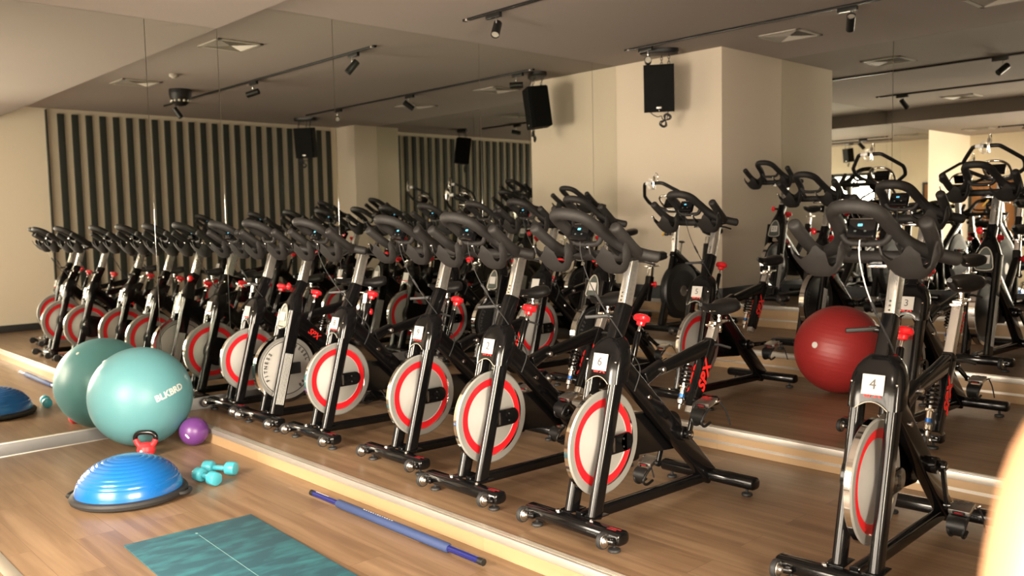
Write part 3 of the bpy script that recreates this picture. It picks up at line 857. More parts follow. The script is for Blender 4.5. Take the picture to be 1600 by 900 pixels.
def make_hex():
    # upright bike with a tall hexagonal handlebar
    t = empty('upright_bike')
    stabilisers(t, .25, -.16, .78, False)
    b = MB()
    b.beam((0, -.12, .08), (0, .78, .062), .045, .055, 'black_paint')
    b.beam((0, -.13, .085), (0, .10, .80), .052, .085, 'black_paint', r=.3)
    b.beam((0, .05, .78), (0, .62, .42), .055, .09, 'black_paint', r=.25)
    b.beam((0, .50, .08), (0, .63, .84), .052, .070, 'black_paint', r=.25)
    b.build('frame', t)
    b = MB(); b.lathe([(.04, -.050), (.20, -.048), (.262, -.038), (.270, -.02), (.270, .02), (.262, .038), (.20, .048), (.04, .050)], (0, .16, .40), (1, 0, 0), 'black_matte', 48)
    b.lathe([(.0001, .052), (.05, .052), (.055, .046)], (0, .16, .40), (1, 0, 0), 'steel', 24)
    b.build('drum_cover', t)
    b = MB(); b.beam((0, .075, .78), (0, .125, 1.14), .046, .058, 'steel', r=.2); b.build('handlebar_post', t)
    b = MB()
    hexp = [(-.10, -.24, 1.43), (.10, -.24, 1.43), (.235, -.07, 1.315), (.225, .0, 1.245), (.085, .11, 1.17), (-.085, .11, 1.17), (-.225, .0, 1.245), (-.235, -.07, 1.315)]
    P = []
    for i, p in enumerate(hexp):
        a, c = Vector(hexp[i - 1]), Vector(hexp[(i + 1) % 8]); p = Vector(p)
        P += [p + (a - p).normalized() * .035, p + (a - p).normalized() * .008 + (c - p).normalized() * .008, p + (c - p).normalized() * .035]
    b.tube(P, .0165, 'black_matte', 12, smooth=2, closed=True)
    b.tube([(-.075, -.242, 1.43), (-.02, -.242, 1.43)], .0185, 'white_plastic', 12)
    hb = b.build('handlebar', t)
    b = MB()
    b.tube([(-.05, -.06, 1.31), (.05, -.06, 1.31), (.10, .0, 1.27), (.08, .09, 1.19), (-.08, .09, 1.19), (-.10, .0, 1.27)], .010, 'chrome', 10, smooth=5, closed=True)
    b.build('inner_grip', hb)
    b = MB()
    rot = Matrix.Rotation(math.radians(-30), 3, 'X')
    b.box((0, .03, 1.245), (.13, .035, .09), 'black_paint', rot=rot, bev=.01); b.build('console', hb)
    b = MB(); b.lathe([(.012, 0), (.012, .03), (.020, .035), (.022, .06), (.016, .066)], (-.02, .06, .95), (-1, -.3, .1), 'black_matte', 14)
    b.box((-.085, .035, .965), (.016, .014, .075), 'yellow_plastic', rot=Matrix.Rotation(.7, 3, 'Y'), bev=.004); b.build('release_lever', t)
    b = MB(); b.beam((0, .628, .82), (0, .645, .91), .038, .044, 'chrome', r=.2); b.build('seat_post', t)
    b = MB(); saddle_geo(b, .53, .80, .995, .095); b.build('saddle', t)
    b = MB(); b.tube([(0, .17, .74), (0, .20, .86)], .008, 'steel', 8); b.lathe([(.01, 0), (.028, .006), (.030, .014), (.02, .02)], (0, .20, .86), (0, .2, 1), 'black_matte', 14); b.build('tension_knob', t)
    crank_parts(t, .44, .33, math.radians(110))
    return t

SPX, DIE, HEX = make_spx(), make_diesel(), make_hex()
FREE = {'s': SPX, 'd': DIE, 'h': HEX}
bpy.context.view_layer.update()
index_children()
PROTO = dict(FREE); TREE = {}
def place_bike(kind, x, y, z, num, label, group, crank=None, rz=0.0, lift=0.0, card=True):
    # lift: how far the seat post is pulled out along the seat tube
    o = copy_tree(PROTO[kind])
    o.location = (x, y, z); o.rotation_euler.z = rz
    kids = [c for c in bpy.data.objects if c.parent == o]
    if card and kind != 'h':
        cr = [c for c in kids if c.name.startswith('fork_crown')][0]
        zc = .760 if kind == 's' else .762
        number_card(cr, num, (0, fy(zc) - (.0125 if kind == 's' else .013), zc), .27, size=(.082, .076) if kind == 's' else (.07, .062))
    if kind == 's' and num != '4':
        for c in kids:
            if c.name.startswith('console_cable'):
                for sl in c.material_slots: sl.link = 'OBJECT'; sl.material = MATS['black_rubber']
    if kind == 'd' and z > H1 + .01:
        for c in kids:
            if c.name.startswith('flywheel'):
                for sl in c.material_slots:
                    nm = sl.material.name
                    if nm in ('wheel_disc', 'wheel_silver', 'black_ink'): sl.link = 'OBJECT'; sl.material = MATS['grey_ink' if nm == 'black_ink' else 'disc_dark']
    if lift:
        for c in kids:
            if c.name.split('.')[0] in ('seat_post', 'seat_slider', 'saddle'): c.location = c.location + Vector((0, .464, .886)) * lift
    if crank is not None:
        for c in kids:
            if c.name.startswith('crank_arm'):
                c.rotation_euler.x = crank
                for p in [q for q in bpy.data.objects if q.parent == c]: p.rotation_euler.x = p.rotation_euler.x - crank
    tag(o, label, 'exercise bike', group)
    return o
g1, g2, g3, g4 = 'exercise bikes on the lowest step', 'exercise bikes on the second step', 'exercise bikes on the third step', 'exercise bikes on the top step'
place_bike('s', 5.09, .04, H1, '4', 'black spin bike with number card four, nearest the camera in the front row', g1, crank=-2.75, lift=.16, rz=math.radians(3))
place_bike('s', 3.96, -.21, H1, '6', 'black spin bike with number card six, second from the camera in the front row', g1)
place_bike('s', 3.19, -.20, H1, '2', 'black spin bike with number card two, third from the camera in the front row', g1, crank=1.1)
place_bike('s', 2.45, -.09, H1, '9', 'black spin bike with number card nine, fourth from the camera in the front row', g1, crank=-1.2)
place_bike('s', 1.60, -.13, H1, '8', 'black spin bike with number card eight, fifth from the camera in the front row', g1, crank=.5)
place_bike('d', .925, -.14, H1, '', 'black spin bike with plain silver flywheel and striped fork, on the lowest step', g1)
place_bike('s', .335, -.12, H1, '', 'red-ringed black spin bike on the lowest step closest to the mirror wall', g1, crank=2.0)
place_bike('s', 4.47, 1.84, H2, '3', 'black spin bike with number card three, partly hidden behind the bike numbered four', g2, crank=-1.9, lift=.03)
place_bike('s', 3.04, 1.86, H2, '5', 'black spin bike with number card five, left of the red gym ball', g2, crank=-1.35)
place_bike('d', 2.12, 1.82, H2, '', 'black spin bike with blank white card, on the second step behind the bike numbered six', g2, crank=.6)
place_bike('s', 1.48, 1.84, H2, '', 'red-ringed spin bike on the second step, behind the bike numbered two', g2, crank=1.7)
place_bike('d', .89, 1.90, H2, '', 'dark-disc spin bike with striped fork on the second step, behind the bike numbered nine', g2, crank=-.8)
place_bike('s', .30, 1.84, H2, '', 'red-ringed spin bike on the second step closest to the mirror wall', g2, crank=.3)
place_bike('d', 4.31, 3.55, H3, '19', 'black spin bike with arched badge and number card nineteen', g3, crank=.4)
place_bike('d', 3.03, 3.55, H3, '', 'black spin bike with arched badge behind the red gym ball', g3, crank=1.4)
place_bike('h', 1.50, 3.62, H3, '', 'black upright bike with tall hexagonal handlebar in front of the cream column', g3)
place_bike('d', .46, 3.52, H3, '', 'black spin bike on the third step between the column front and the mirror wall', g3, crank=-.5)
place_bike('d', 1.86, 4.92, H4, '21', 'black spin bike with number card twenty-one beside the column on the top step', g4, crank=.9)
place_bike('h', 2.98, 4.86, H4, '', 'black upright bike with hexagonal handlebar on the top step, nearer the column', g4)
place_bike('h', 3.95, 4.86, H4, '', 'black upright bike with hexagonal handlebar on the top step, behind number nineteen', g4)
def purge(o):
    for c in [x for x in bpy.data.objects if x.parent == o]: purge(c)
    bpy.data.objects.remove(o)
for o in (SPX, DIE, HEX): purge(o)

# ------------------------------------------------------------------ things on the floor
def text_on_sphere(b, txt, size, R, dirv, upv, mt, bold=0.0, shear=0.0, ox=0.0, oy=0.0):
    d = Vector(dirv).normalized(); u = Vector(upv); u = (u - d * u.dot(d)).normalized(); r = u.cross(d)
    def fn(p):
        x, y = p.x + ox, p.y + oy
        v = (d + r * math.tan(x / R) + u * math.tan(y / R)).normalized()
        return v * (R + 0.0012 + p.z)
    b.text(txt, size, (0, 0, 0), (1, 0, 0), (0, 1, 0), mt, bold=bold, shear=shear, fn=fn, ext=0.0004)
def ball(name, c, R, mt, ridges=0):
    b = MB(); n = 64; prof = []
    for i in range(65):
        a = PI * i / 64; r = R
        if ridges and 8 < i < 56: r = R - 0.0005 * (1 if i % 2 else 0)
        prof.append((r * math.sin(a), -r * math.cos(a)))
    b.lathe(prof, (0, 0, 0), (0.15, 0.1, 1), mt, n)
    return b
tocam = lambda c: (CAMP - Vector(c))
c = (.382, -.962, .343)
b = ball('b', c, .342, 'teal_ball')
d = tocam(c).normalized() + Rr * .95 - Rd * .12
text_on_sphere(b, 'BLKBRD', .062, .342, d, -Rd * .75 - Rr * .52, 'light_decal', bold=.002)
b.lathe([(.012, 0), (.012, .004), (.004, .005)], Vector((-.1, -.2, .26)).normalized() * .341, (-.1, -.2, .26), 'white_plastic', 12)
o = b.build('gym_ball', loc=c); tag(o, 'big teal gym ball on the wood floor against the mirror', 'ball')
c = (.672, -.721, .0985)
b = ball('b', c, .098, 'purple_ball')
d = tocam(c).normalized() - Rr * .45 + Rd * .35
for k in range(7):
    q = (d.normalized() + (-Rd * .75 * -1 + Rr * .66) * (k - 3) * .045).normalized()
    b.lathe([(.0062 + .0012 * (k % 2), 0), (.0058, .0008), (.002, .001)], q * .0979, q, 'light_decal', 10)
tag(b.build('exercise_ball', loc=c), 'small purple ball by the step edge next to the teal ball', 'ball')
c = (3.63, 2.745, H2 + .312)
b = ball('b', c, .311, 'red_ball', ridges=1)
b.lathe([(.022, 0), (.022, .0015), (.016, .002)], Vector(tocam(c).normalized() - Rr * .85 - Rd * .15).normalized() * .310, tocam(c).normalized() - Rr * .85 - Rd * .15, 'light_decal', 16)
tag(b.build('gym_ball', loc=c), 'big red gym ball on the second step between the bikes', 'ball')

# half balance ball
t = empty('balance_trainer', (1.532, -1.460, 0)); tag(t, 'blue half-dome balance trainer with black base on the floor', 'balance trainer')
b = MB()
prof = [(.283, .045)]
for i in range(1, 41):
    a = PI / 2 * i / 40
    rg = .0022 * (1 if (i % 3 == 0 and 6 < i < 36) else 0)
    prof.append(((.283 - rg) * math.cos(a), (.045 + (.195 - rg) * math.sin(a))))
b.lathe(prof, (0, 0, 0), (0, 0, 1), 'bosu_blue', 64)
b.build('dome', t, angle=60)
b = MB(); b.lathe([(.20, .0), (.285, .004), (.305, .016), (.310, .032), (.302, .044), (.285, .050), (.270, .048)], (0, 0, 0), (0, 0, 1), 'black_rubber', 64)
b.build('base', t)
for s in (-1, 1):
    b = MB(); dv = Vector((.66 * s, .75 * s, 0)).normalized(); pv = Vector((-dv.y, dv.x, 0))
    b.tube([dv * .295 - pv * .06 + Vector((0, 0, .028)), dv * .328 - pv * .035 + Vector((0, 0, .026)), dv * .328 + pv * .035 + Vector((0, 0, .026)), dv * .295 + pv * .06 + Vector((0, 0, .028))], .012, 'black_rubber', 10, smooth=3)
    b.build('grip_handle', t)

# kettlebell
t = empty('kettlebell', (.728, -1.07, 0)); tag(t, 'red kettlebell with black handle in front of the teal ball', 'kettlebell')
b = MB()
b.lathe([(.030, 0), (.036, .003), (.052, .022), (.058, .048), (.053, .074), (.040, .092), (.0001, .098)], (0, 0, 0), (0, 0, 1), 'kettle_red', 32)
rr, dd_ = Vector((.684, .729, 0)), Vector((-.729, .684, 0))
for s in (-1, 1): b.tube([rr * s * .030 + Vector((0, 0, .068)), rr * s * .056 + Vector((0, 0, .094)), rr * s * .066 + Vector((0, 0, .118))], [.022, .018, .0165], 'kettle_red', 14, smooth=4)
b.lathe([(.010, 0), (.009, .0015), (.003, .002)], -dd_ * .056 + Vector((0, 0, .050)) - rr * .010, -dd_ - rr * .15, 'light_decal', 12)
b.build('bell', t)
b = MB(); b.tube([rr * -.066 + Vector((0, 0, .113)), rr * -.066 + Vector((0, 0, .138)), rr * -.046 + Vector((0, 0, .160)), Vector((0, 0, .165)), rr * .046 + Vector((0, 0, .160)), rr * .066 + Vector((0, 0, .138)), rr * .066 + Vector((0, 0, .113))], .0155, 'black_paint', 14, smooth=5)
b.build('handle', t)

# dumbbells
def dumbbell(p, q, label):
    p, q = Vector(p), Vector(q); c = (p + q) / 2; ax = (q - p).normalized(); L = (q - p).length
    t = empty('dumbbell', c); tag(t, label, 'dumbbell', 'turquoise dumbbells')
    b = MB(); b.tube([-ax * L * .35, ax * L * .35], .0165, 'turquoise', 14); b.build('grip', t)
    up = Vector((0, 0, 1)); up = (up - ax * up.dot(ax)).normalized(); sd = ax.cross(up)
    for s in (-1, 1):
        b = MB(); rings = []
        for off, r in ((.014, .032), (.019, .040), (.027, .0435), (.070, .0435), (.079, .040), (.083, .032)):
            ring = []
            for k in range(18):
                a = 2 * PI * k / 18; rad = r * (1 if k % 3 else 1.06) * (.965 if k % 3 else 1)
                # six-sided heads with rounded corners
                hx = math.cos(PI / 6) / math.cos(((a + PI / 6) % (PI / 3)) - PI / 6)
                ring.append(ax * s * (L / 2 - .083 + off + .02) + (sd * math.cos(a) + up * math.sin(a)) * r * (.35 + .65 * hx))
            rings.append(ring)
        b.ring_loft(rings, 'turquoise'); b.build('weight_head', t)
dumbbell((1.70, -1.035, .0435), (1.53, -1.062, .0435), 'turquoise hex dumbbell with its end facing the camera, lower of the two')
dumbbell((1.425, -.965, .0435), (1.575, -.865, .0435), 'turquoise hex dumbbell lying lengthwise behind the other one')

# body bar
t = empty('exercise_bar', (3.01, -.742, .0)); t.rotation_euler.z = .006
tag(t, 'long blue exercise bar with foam sleeve lying along the step', 'exercise bar')
b = MB(); b.tube([(-.72, 0, .0235), (.72, 0, .0235)], .0155, 'bar_blue', 16, cap=False)
b.lathe([(.0001, .001), (.0135, .001), (.0162, 0), (.0162, -.03)], (.72, 0, .0235), (1, 0, 0), 'black_matte', 16)
b.lathe([(.0001, .001), (.0135, .001), (.0162, 0), (.0162, -.03)], (-.72, 0, .0235), (-1, 0, 0), 'black_matte', 16)
[b.box((-.66 + .016 * k, 0, .0392), (.010, .004, .0008), 'light_decal', bev=0) for k in range(8)]; b.build('rod', t)
b = MB(); b.tube([(-.44, 0, .0235), (.475, 0, .0235)], .0228, 'bar_foam', 18)
[b.box((-.20 + .020 * k, .001, .0464), (.012 - .003 * (k % 3), .004, .0008), 'light_decal', bev=0) for k in range(13)]
b.build('foam_sleeve', t)

# yoga mat
b = MB(); b.box((.9, 0, .003), (1.80, .635, .006), 'yoga_teal', bev=.002)
b.box((.92, 0, .0063), (1.60, .0025, .0006), 'mat_line', bev=0); b.box((.085, 0, .0063), (.016, .010, .0006), 'mat_line', bev=0)
o = b.build('yoga_mat', loc=(2.318, -1.445, .0005)); o.rotation_euler.z = math.radians(-2.6)
tag(o, 'teal streaked yoga mat with a centre line on the floor', 'mat')

# ------------------------------------------------------------------ ceiling things
def vent(x, y, label, z=H, s=.46):
    t = empty('ceiling_vent', (x, y, z)); tag(t, label, 'vent', 'square ceiling vents')
    b = MB(); h = s / 2
    for k, (sx, sy) in enumerate(((0, 1), (0, -1), (1, 0), (-1, 0))):
        b.box((sx * (h - .02), sy * (h - .02), -.006), (.04 if sx else s, .04 if sy else s, .012), 'vent_white', bev=.003)
    b.build('frame', t)
    b = MB(); b.box((0, 0, -.001), (s - .06, s - .06, .002), 'vent_dark', bev=0); b.build('backing', t)
    b = MB()
    for k in range(9):
        for sg in (-1, 1):
            # four-way louvres: concentric slanted slats
            r = .025 + k * .019
            if r > h - .045: continue
            b.box((0, sg * r, -.007), (2 * r, .011, .0012), 'vent_white', rot=Matrix.Rotation(sg * -.95, 3, 'X'), bev=0)
            b.box((sg * r, 0, -.007), (.011, 2 * r, .0012), 'vent_white', rot=Matrix.Rotation(sg * .95, 3, 'Y'), bev=0)
    b.build('louvre', t, flat=True)
vent(2.12, 4.73, 'square louvred vent in the ceiling beside the column')
vent(3.98, 4.80, 'square louvred vent in the ceiling above the back row of bikes')
vent(1.50, .72, 'square louvred vent in the ceiling by the soffit, nearer the mirror wall')
vent(4.20, .80, 'square louvred vent in the ceiling by the soffit, nearer the striped wall')
vent(.62, -2.6, 'square louvred vent in the soffit near the front wall', HS)

def track(x0, x1, y, z, label):
    t = empty('light_track', (x0, y, z)); tag(t, label, 'light track', 'black ceiling light tracks')
    b = MB(); b.box(((x1 - x0) / 2, 0, -.010), (x1 - x0, .034, .019), 'track_black', bev=.002)
    b.box(((x1 - x0) / 2, 0, -.0195), (x1 - x0 - .06, .010, .002), 'vent_dark', bev=0)
    b.build('rail', t)
    b = MB()
    for xx in (.012, x1 - x0 - .012): b.box((xx, 0, -.011), (.03, .036, .021), 'track_black', bev=.003)
    b.box((.045, 0, -.012), (.02, .036, .019), 'vent_white', bev=.001); b.build('end_cap', t)
def spot(x, y, z, aim, label, power=0):
    t = empty('track_spotlight', (x, y, z - .019)); tag(t, label, 'spotlight', 'black track spotlights')
    b = MB(); b.box((0, 0, -.020), (.17, .034, .040), 'track_black', bev=.003); b.build('adapter', t)
    b = MB(); b.tube([(.03, 0, -.04), (.03, 0, -.085)], .006, 'steel', 8); b.build('stem', t)
    a = Vector(aim).normalized(); c = Vector((.03, 0, -.135))
    b = MB(); b.lathe([(.030, -.080), (.036, -.076), (.037, .074), (.034, .078), (.032, .070), (.026, .045)], c, a, 'track_black', 24); b.build('lamp_body', t)
    b = MB(); b.lathe([(.0001, .050), (.010, .052), (.030, .066)], c, a, 'fill_lamp_on' if power else 'lamp_lens', 20); b.build('lens', t)
    if power:  # beams added to brighten the rear and right walls
        l = bpy.data.lights.new('fill_beam', 'SPOT'); l.energy = power; l.color = (1.0, .86, .66); l.spot_size = math.radians(105); l.spot_blend = .7; l.shadow_soft_size = .03
        lo = bpy.data.objects.new('fill_beam', l); COL.objects.link(lo); lo.parent = t; lo.location = c + a * .082
        lo.rotation_euler = a.to_track_quat('-Z', 'Y').to_euler()
track(.678, 5.92, 1.82, H, 'long black track across the middle of the ceiling')
track(.68, 5.78, 4.00, H, 'long black track across the ceiling near the column')
track(1.0, 5.6, -2.45, HS, 'black track under the soffit, farther from the front window')
track(1.2, 5.6, -3.1, HS, 'black track under the soffit, closer to the front window')
spot(1.06, 1.82, H, (.35, -.55, -.75), 'spotlight on the middle track, end nearest the mirror wall, lens facing out')
spot(3.22, 1.82, H, (.75, -.6, -.25), 'spotlight at the centre of the middle track')
spot(5.45, 1.82, H, (-.3, .4, -.8), 'spotlight on the middle track, end nearest the striped wall')
spot(.94, 4.00, H, (.62, -.78, -.05), 'spotlight on the rear track right above the hanging speaker')
spot(3.06, 4.00, H, (.35, -.62, .5), 'spotlight on the rear track, at its centre above the bikes')
spot(4.85, 4.00, H, (-.75, -.5, -.2), 'spotlight on the rear track, end nearest the striped wall')
spot(1.5, -2.45, HS, (-.55, -.35, -.75), 'added fill spotlight under the soffit nearest the mirror wall, aimed at the wall', 20)
spot(2.9, -2.45, HS, (-.15, -.55, -.8), 'added fill spotlight under the soffit, second from the mirror wall', 20)
spot(4.1, -3.1, HS, (.1, .5, -.85), 'unlit spotlight under the soffit by the front window')
spot(5.2, -2.45, HS, (.55, .62, -.5), 'added fill spotlight under the soffit aimed towards the striped wall', 20)

def speaker(x, y, z, yaw, label):
    t = empty('hanging_speaker', (x, y, z), yaw); tag(t, label, 'speaker', 'black speakers hung from the ceiling')
    # local: front faces -y
    tilt = Matrix.Rotation(math.radians(7), 3, 'X')
    cz = -.40
    b = MB(); w0, w1, hh, dp = .155, .115, .24, .26
    def ring(y_, w, k): return [tilt @ Vector(p) + Vector((0, 0, cz)) for p in ((-w * k, y_, -hh * k), (w * k, y_, -hh * k), (w * k, y_, hh * k), (-w * k, y_, hh * k))]
    b.ring_loft([ring(-dp / 2 - .004, w0, .97), ring(-dp / 2 + .006, w0, 1), ring(-dp / 2 + .05, w0, 1), ring(dp / 2 - .02, w1, 1), ring(dp / 2, w1, .95)], 'speaker_black')
    body = b.build('cabinet', t, flat=True)
    b = MB(); b.box(tilt @ Vector((0, -dp / 2 - .006, -.195)) + Vector((0, 0, cz)), (.052, .004, .018), 'alu_edge', rot=tilt, bev=.002)
    b.box(tilt @ Vector((0, -dp / 2 - .006, -.222)) + Vector((0, 0, cz)), (.006, .004, .006), 'steel', rot=tilt, bev=.001); b.build('badge', body)
    b = MB()
    pr = [(math.copysign(abs(math.cos(2 * PI * k / 28)) ** .6, math.cos(2 * PI * k / 28)) * .20, math.copysign(abs(math.sin(2 * PI * k / 28)) ** .8, math.sin(2 * PI * k / 28)) * .10) for k in range(28)]
    b.ring_loft([[(px, py, 0) for px, py in pr], [(px, py, -.035) for px, py in pr], [(px * .95, py * .9, -.048) for px, py in pr]], 'black_matte'); b.build('ceiling_plate', t)
    for sx, sy in ((-.10, -.05), (.10, -.05), (.02, .07)):
        b = MB(); p0 = Vector((sx, sy, -.045)); p1 = tilt @ Vector((sx * 1.0, sy, hh)) + Vector((0, 0, cz)); n = 4
        for k in range(n):
            a, e = p0.lerp(p1, k / n), p0.lerp(p1, (k + 1) / n); m_ = (a + e) / 2; L = (e - a).length * .62
            u = Vector((1, 0, 0)) if k % 2 else Vector((0, 1, 0))
            b.tube([m_ + u * .011 * math.cos(q * PI / 4) + Vector((0, 0, L * math.sin(q * PI / 4))) for q in range(8)], .0035, 'black_matte', 6, closed=True)
        b.build('chain', t)
    b = MB(); zb = cz - hh
    b.tube([(-.10, -.06, zb + .005), (-.07, -.06, zb - .03), (-.02, -.05, zb - .055), (.02, -.05, zb - .05), (.03, -.05, zb - .08), (.06, -.05, zb - .09)], .005, 'black_rubber', 6, smooth=4)
    b.tube([(.09, -.05, zb + .005), (.085, -.05, zb - .03), (.075, -.05, zb - .09)], .005, 'black_rubber', 6, smooth=4)
    for k in range(4):
        ph = k * .25
        pts = []
        for q in range(24):
            a = 2 * PI * q / 24; r = .052 + .008 * math.sin(k * 2.1)
            lx, lz = r * 1.25 * math.sin(a), r * .62 * math.sin(2 * a)
            ca, sa = math.cos(.85 + ph * .5), math.sin(.85 + ph * .5)
            pts.append((.06 + lx * ca - lz * sa, -.05 + .01 * math.cos(a + k) + k * .006, zb - .095 + lx * sa + lz * ca))
        b.tube(pts, .0048, 'black_rubber', 6, closed=True)
    b.build('cable', t)
    return t
speaker(.90, 4.28, H, math.radians(34), 'black speaker hung by chains in front of the cream column')
speaker(6.15, 4.20, H, math.radians(-34), 'black speaker hung by chains in front of the striped wall')
speaker(2.3, -3.5, HS, math.radians(150), 'black speaker hung under the soffit near the front window').scale = (.62, .62, .62)

b = MB(); b.lathe([(.055, 0), (.055, -.022), (.045, -.034), (.030, -.036), (.028, -.046), (.0001, -.048)], (0, 0, 0), (0, 0, 1), 'vent_white', 24)
tag(b.build('smoke_detector', loc=(3.39, .935, H)), 'round white smoke detector on the ceiling', 'smoke detector')
t = empty('effect_light', (4.43, 1.43, H)); tag(t, 'black half-round party light fixed to the ceiling', 'party light')
b = MB(); b.lathe([(.135, 0), (.137, -.05), (.130, -.10), (.105, -.16), (.06, -.20), (.0001, -.21)], (0, 0, 0), (0, 0, 1), 'black_matte', 28); b.build('housing', t)
b = MB()
for k in range(12):
    a = 2 * PI * k / 12; b.sphere((math.cos(a) * .11, math.sin(a) * .11, -.145), .017, 'lamp_lens', 10, 7)
b.build('lens', t)

# cords hooked over the hexagonal handlebars
def cord(x, y, z, label):
    b = MB()
    b.box((0, -.028, .0), (.020, .018, .12), 'chrome', bev=.004)
    b.tube([(0, -.03, .055), (0, -.02, .085), (0, .01, .095), (0, .03, .07), (0, .027, .02)], .0035, 'chrome', 6, smooth=4)
    for k in range(3):
        r = .024 + .005 * k
        b.tube([(-.035 + r * math.cos(2 * PI * q / 14), -.027 - .004 * k, -.012 + r * 1.6 * math.sin(2 * PI * q / 14)) for q in range(14)], .0018, 'steel', 6, closed=True)
    tag(b.build('cable_hook', loc=(x, y, z)), label, 'hook', 'cords hooked on hexagonal handlebars')
cord(1.53, 3.38, H3 + 1.43, 'white cord hooked over the hexagonal handlebar in front of the column')
cord(3.01, 4.62, H4 + 1.43, 'white cord hooked over the hexagonal handlebar nearer the column on the top step')
cord(3.98, 4.62, H4 + 1.43, 'white cord hooked over the hexagonal handlebar farther from the column on the top step')

# cross trainers by the front window, seen only in the back mirror
def trainer(x, y, rz, label):
    t = empty('cross_trainer', (x, y, 0), rz); tag(t, label, 'cross trainer', 'cross trainers by the front window')
    b = MB(); b.beam((0, -.7, .06), (0, .7, .06), .08, .09, 'black_matte'); b.box((0, -.7, .045), (.6, .08, .09), 'black_matte', bev=.02); b.box((0, .7, .045), (.6, .08, .09), 'black_matte', bev=.02)
    b.build('base', t)
    b = MB(); b.lathe([(.05, -.06), (.30, -.05), (.30, .05), (.05, .06)], (0, .45, .42), (1, 0, 0), 'machine_white', 36); b.build('wheel_cover', t)
    b = MB(); b.beam((0, -.35, .08), (0, -.18, 1.30), .06, .09, 'machine_white'); b.build('mast', t)
    b = MB(); b.box((0, -.20, 1.38), (.28, .05, .2), 'black_matte', bev=.02); b.build('console', t)
    for s in (-1, 1):
        b = MB(); b.tube([(s * .22, -.10, .35), (s * .22, -.22, .95), (s * .25, -.12, 1.35), (s * .25, .0, 1.62)], .018, 'machine_white', 10, smooth=4)
        b.tube([(s * .25, -.06, 1.5), (s * .25, .02, 1.66)], .022, 'black_rubber', 10); b.build('arm_lever', t)
        b = MB(); b.beam((s * .20, -.20, .33), (s * .20, .62, .26), .045, .05, 'machine_white'); b.box((s * .20, .12, .33), (.15, .36, .04), 'black_rubber', bev=.012); b.build('pedal', t)
trainer(2.1, -3.52, PI / 2 + .05, 'white and black cross trainer by the front window, nearer the wooden door')
trainer(4.2, -3.55, PI / 2 - .05, 'white and black cross trainer by the front window, farther from the wooden door')

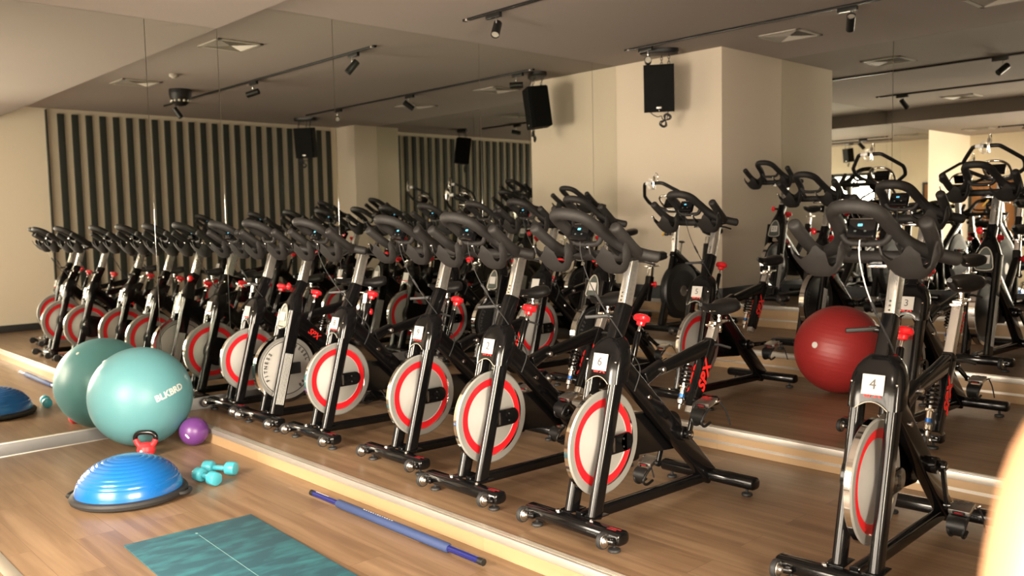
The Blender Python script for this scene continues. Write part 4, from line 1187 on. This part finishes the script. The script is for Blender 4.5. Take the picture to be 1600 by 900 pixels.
# ------------------------------------------------------------------ person beside the camera
def person():
    nodes, edges, rad = [], [], []
    def n(p, r, par=None):
        nodes.append(Vector(p)); rad.append(r)
        if par is not None: edges.append((par, len(nodes) - 1))
        return len(nodes) - 1
    pel = n((0, 0, .93), (.155, .105)); wa = n((0, .0, 1.06), (.125, .088), pel); ch = n((0, .0, 1.22), (.145, .10), wa)
    uc = n((0, -.005, 1.335), (.115, .085), ch); nk = n((0, -.005, 1.405), (.058, .056), uc); nk2 = n((0, .006, 1.445), (.056, .058), nk)
    n((0, .012, 1.50), (.050, .056), nk2)
    for s in (-1, 1):
        sh = n((s * .120, -.005, 1.355), (.060, .058), uc); dl = n((s * .168, -.005, 1.335), (.052, .052), sh)
        ua = n((s * .188, -.008, 1.25), (.049, .048), dl); u2 = n((s * .200, -.012, 1.17), (.045, .045), ua); el = n((s * .212, -.015, 1.08), (.038, .038), u2)
        fa = n((s * .222, .012, 1.00), (.038, .037), el); wr = n((s * .228, .065, .85), (.025, .022), fa); pm = n((s * .228, .085, .79), (.024, .034), wr)
        for k, (dy, L) in enumerate(((.032, .070), (.012, .080), (-.008, .075), (-.027, .060))):
            a = n((s * .226, .092 + dy * .9, .755), (.0095, .0095), pm); b_ = n((s * .218, .100 + dy, .755 - L * .5), (.0085, .0085), a); n((s * .205, .100 + dy, .755 - L), (.007, .007), b_)
        a = n((s * .214, .125, .80), (.011, .011), pm); b_ = n((s * .206, .142, .768), (.0095, .0095), a); n((s * .200, .145, .742), (.008, .008), b_)
        hp = n((s * .085, 0, .86), (.085, .095), pel); th = n((s * .095, .005, .70), (.076, .082), hp); kn = n((s * .095, .012, .49), (.053, .055), th)
        cf = n((s * .095, -.012, .36), (.052, .056), kn); an = n((s * .095, -.02, .10), (.034, .036), cf); hl = n((s * .095, -.035, .045), (.034, .040), an)
        ft = n((s * .100, .07, .035), (.038, .028), an); n((s * .103, .15, .022), (.036, .018), ft)
    me = bpy.data.meshes.new('body'); me.from_pydata(nodes, edges, []); me.update()
    o = bpy.data.objects.new('body', me); COL.objects.link(o)
    sk = o.modifiers.new('skin', 'SKIN'); sk.use_smooth_shade = True
    for v, r in zip(me.skin_vertices[0].data, rad): v.radius = r
    me.skin_vertices[0].data[0].use_root = True
    ss = o.modifiers.new('sub', 'SUBSURF'); ss.levels = 2; ss.render_levels = 2
    dg = bpy.context.evaluated_depsgraph_get(); dg.update()
    full = bpy.data.meshes.new_from_object(o.evaluated_get(dg))
    bpy.data.objects.remove(o)
    # head with a face, joined to the neck
    HC = Vector((0, .022, 1.575)); NU, NV = 56, 44
    def head(off=0.0):
        vs = []
        for j in range(NV + 1):
            ph = PI * j / NV
            for i in range(NU):
                th = 2 * PI * i / NU
                d = Vector((math.sin(ph) * math.cos(th), math.sin(ph) * math.sin(th), math.cos(ph)))
                x, y, z = d.x * .075, d.y * .094, d.z * .118
                jaw = max(0.0, min(1.0, (-z - .015) / .09))
                x *= 1 - .42 * jaw ** 1.3
                if y < 0: y *= 1 - .45 * jaw
                if y > 0: y *= 1 + .04 * jaw
                g = lambda cx, cz, sx, sz: math.exp(-((x - cx) / sx) ** 2 - ((z - cz) / sz) ** 2)
                if y > .02:
                    y += .019 * g(0, -.028, .011, .013) + .010 * g(0, -.006, .008, .020) + .006 * g(0, .018, .030, .010)
                    y += .0055 * g(0, -.055, .020, .005) + .0045 * g(0, -.067, .017, .005) + .006 * g(0, -.098, .020, .012)
                    y -= .012 * (g(.030, .002, .015, .010) + g(-.030, .002, .015, .010)) + .003 * g(0, -.061, .022, .003)
                if -.045 < z < .018 and -.016 < y < .014 and abs(x) > .045: x *= 1.17
                v = Vector((x, y, z))
                vs.append(HC + v + d * off)
        fs = [(j * NU + i, j * NU + (i + 1) % NU, (j + 1) * NU + (i + 1) % NU, (j + 1) * NU + i) for j in range(NV) for i in range(NU)]
        return vs, fs
    hv, hf = head()
    bm = bmesh.new(); bm.from_mesh(full)
    hvv = [bm.verts.new(v) for v in hv]
    for f in hf:
        try: bm.faces.new([hvv[k] for k in f])
        except Exception: pass
    bmesh.ops.remove_doubles(bm, verts=hvv, dist=1e-5); bmesh.ops.recalc_face_normals(bm, faces=bm.faces)
    bm.to_mesh(full); bm.free()
    zmin = min(v.co.z for v in full.vertices)
    for v in full.vertices: v.co.z -= zmin
    dz = -zmin
    root = empty('person')
    b = MB(); b.tube([(-.021, .1085, 1.518 + dz), (0, .1155, 1.5175 + dz), (.021, .1085, 1.518 + dz)], [.002, .0042, .002], 'lip', 8, smooth=4); b.build('mouth', root)
    def sub(name, test, off, mt, thick=True):
        bm = bmesh.new(); bm.from_mesh(full); bm.normal_update()
        kill = [f for f in bm.faces if not test(f.calc_center_median())]
        bmesh.ops.delete(bm, geom=kill, context='FACES')
        for v in bm.verts: v.co += v.normal * off
        m2 = bpy.data.meshes.new(name); bm.to_mesh(m2); bm.free(); m2.materials.append(MATS[mt]); m2.shade_smooth()
        q = bpy.data.objects.new(name, m2); COL.objects.link(q); q.parent = root
        return q
    full.materials.clear(); full.materials.append(MATS['skin']); full.shade_smooth()
    for p in full.polygons: p.material_index = 0
    bo = bpy.data.objects.new('body', full); COL.objects.link(bo); bo.parent = root
    sub('tank_top', lambda c: .95 + dz < c.z < 1.36 + dz and abs(c.x) < .135, .007, 'cloth_black')
    sub('leggings', lambda c: .13 + dz < c.z < .99 + dz and abs(c.x) < .19 and not (abs(c.x) > .185), .005, 'cloth_black')
    sub('shoe', lambda c: c.z < .085 + dz, .006, 'cloth_white')
    sub('hair', lambda c: c.z > 1.475 + dz and (c.z > 1.645 + dz - .25 * max(0, .075 - c.y) or c.y < -.004), .010, 'hair')
    b = MB(); b.tube([(0, -.070, 1.61 + dz), (0, -.115, 1.59 + dz), (0, -.125, 1.49 + dz), (0, -.115, 1.38 + dz)], [.02, .032, .028, .010], 'hair', 12, smooth=4); b.build('ponytail', root)
    for s in (-1, 1):
        b = MB(); b.sphere((s * .030, .1005, 1.577 + dz), .0105, 'white_plastic', 14, 10); b.sphere((s * .030, .1075, 1.577 + dz), .0052, 'hair', 10, 8); b.tube([(s * .014, .113, 1.594 + dz), (s * .030, .111, 1.598 + dz), (s * .046, .098, 1.595 + dz)], .0028, 'hair', 6, smooth=3); b.build('eye', root)
    return root
pr_ = person()
fh = Vector((Rf.x, Rf.y, 0)).normalized(); rh = Vector((Rr.x, Rr.y, 0)).normalized()
pp = CAMP + fh * .62 + rh * .575
pr_.location = (pp.x, pp.y, .0); pr_.rotation_euler.z = math.atan2(fh.y, fh.x) - PI / 2
tag(pr_, 'person with bare arm standing close to the camera beside the bike numbered four', 'person')
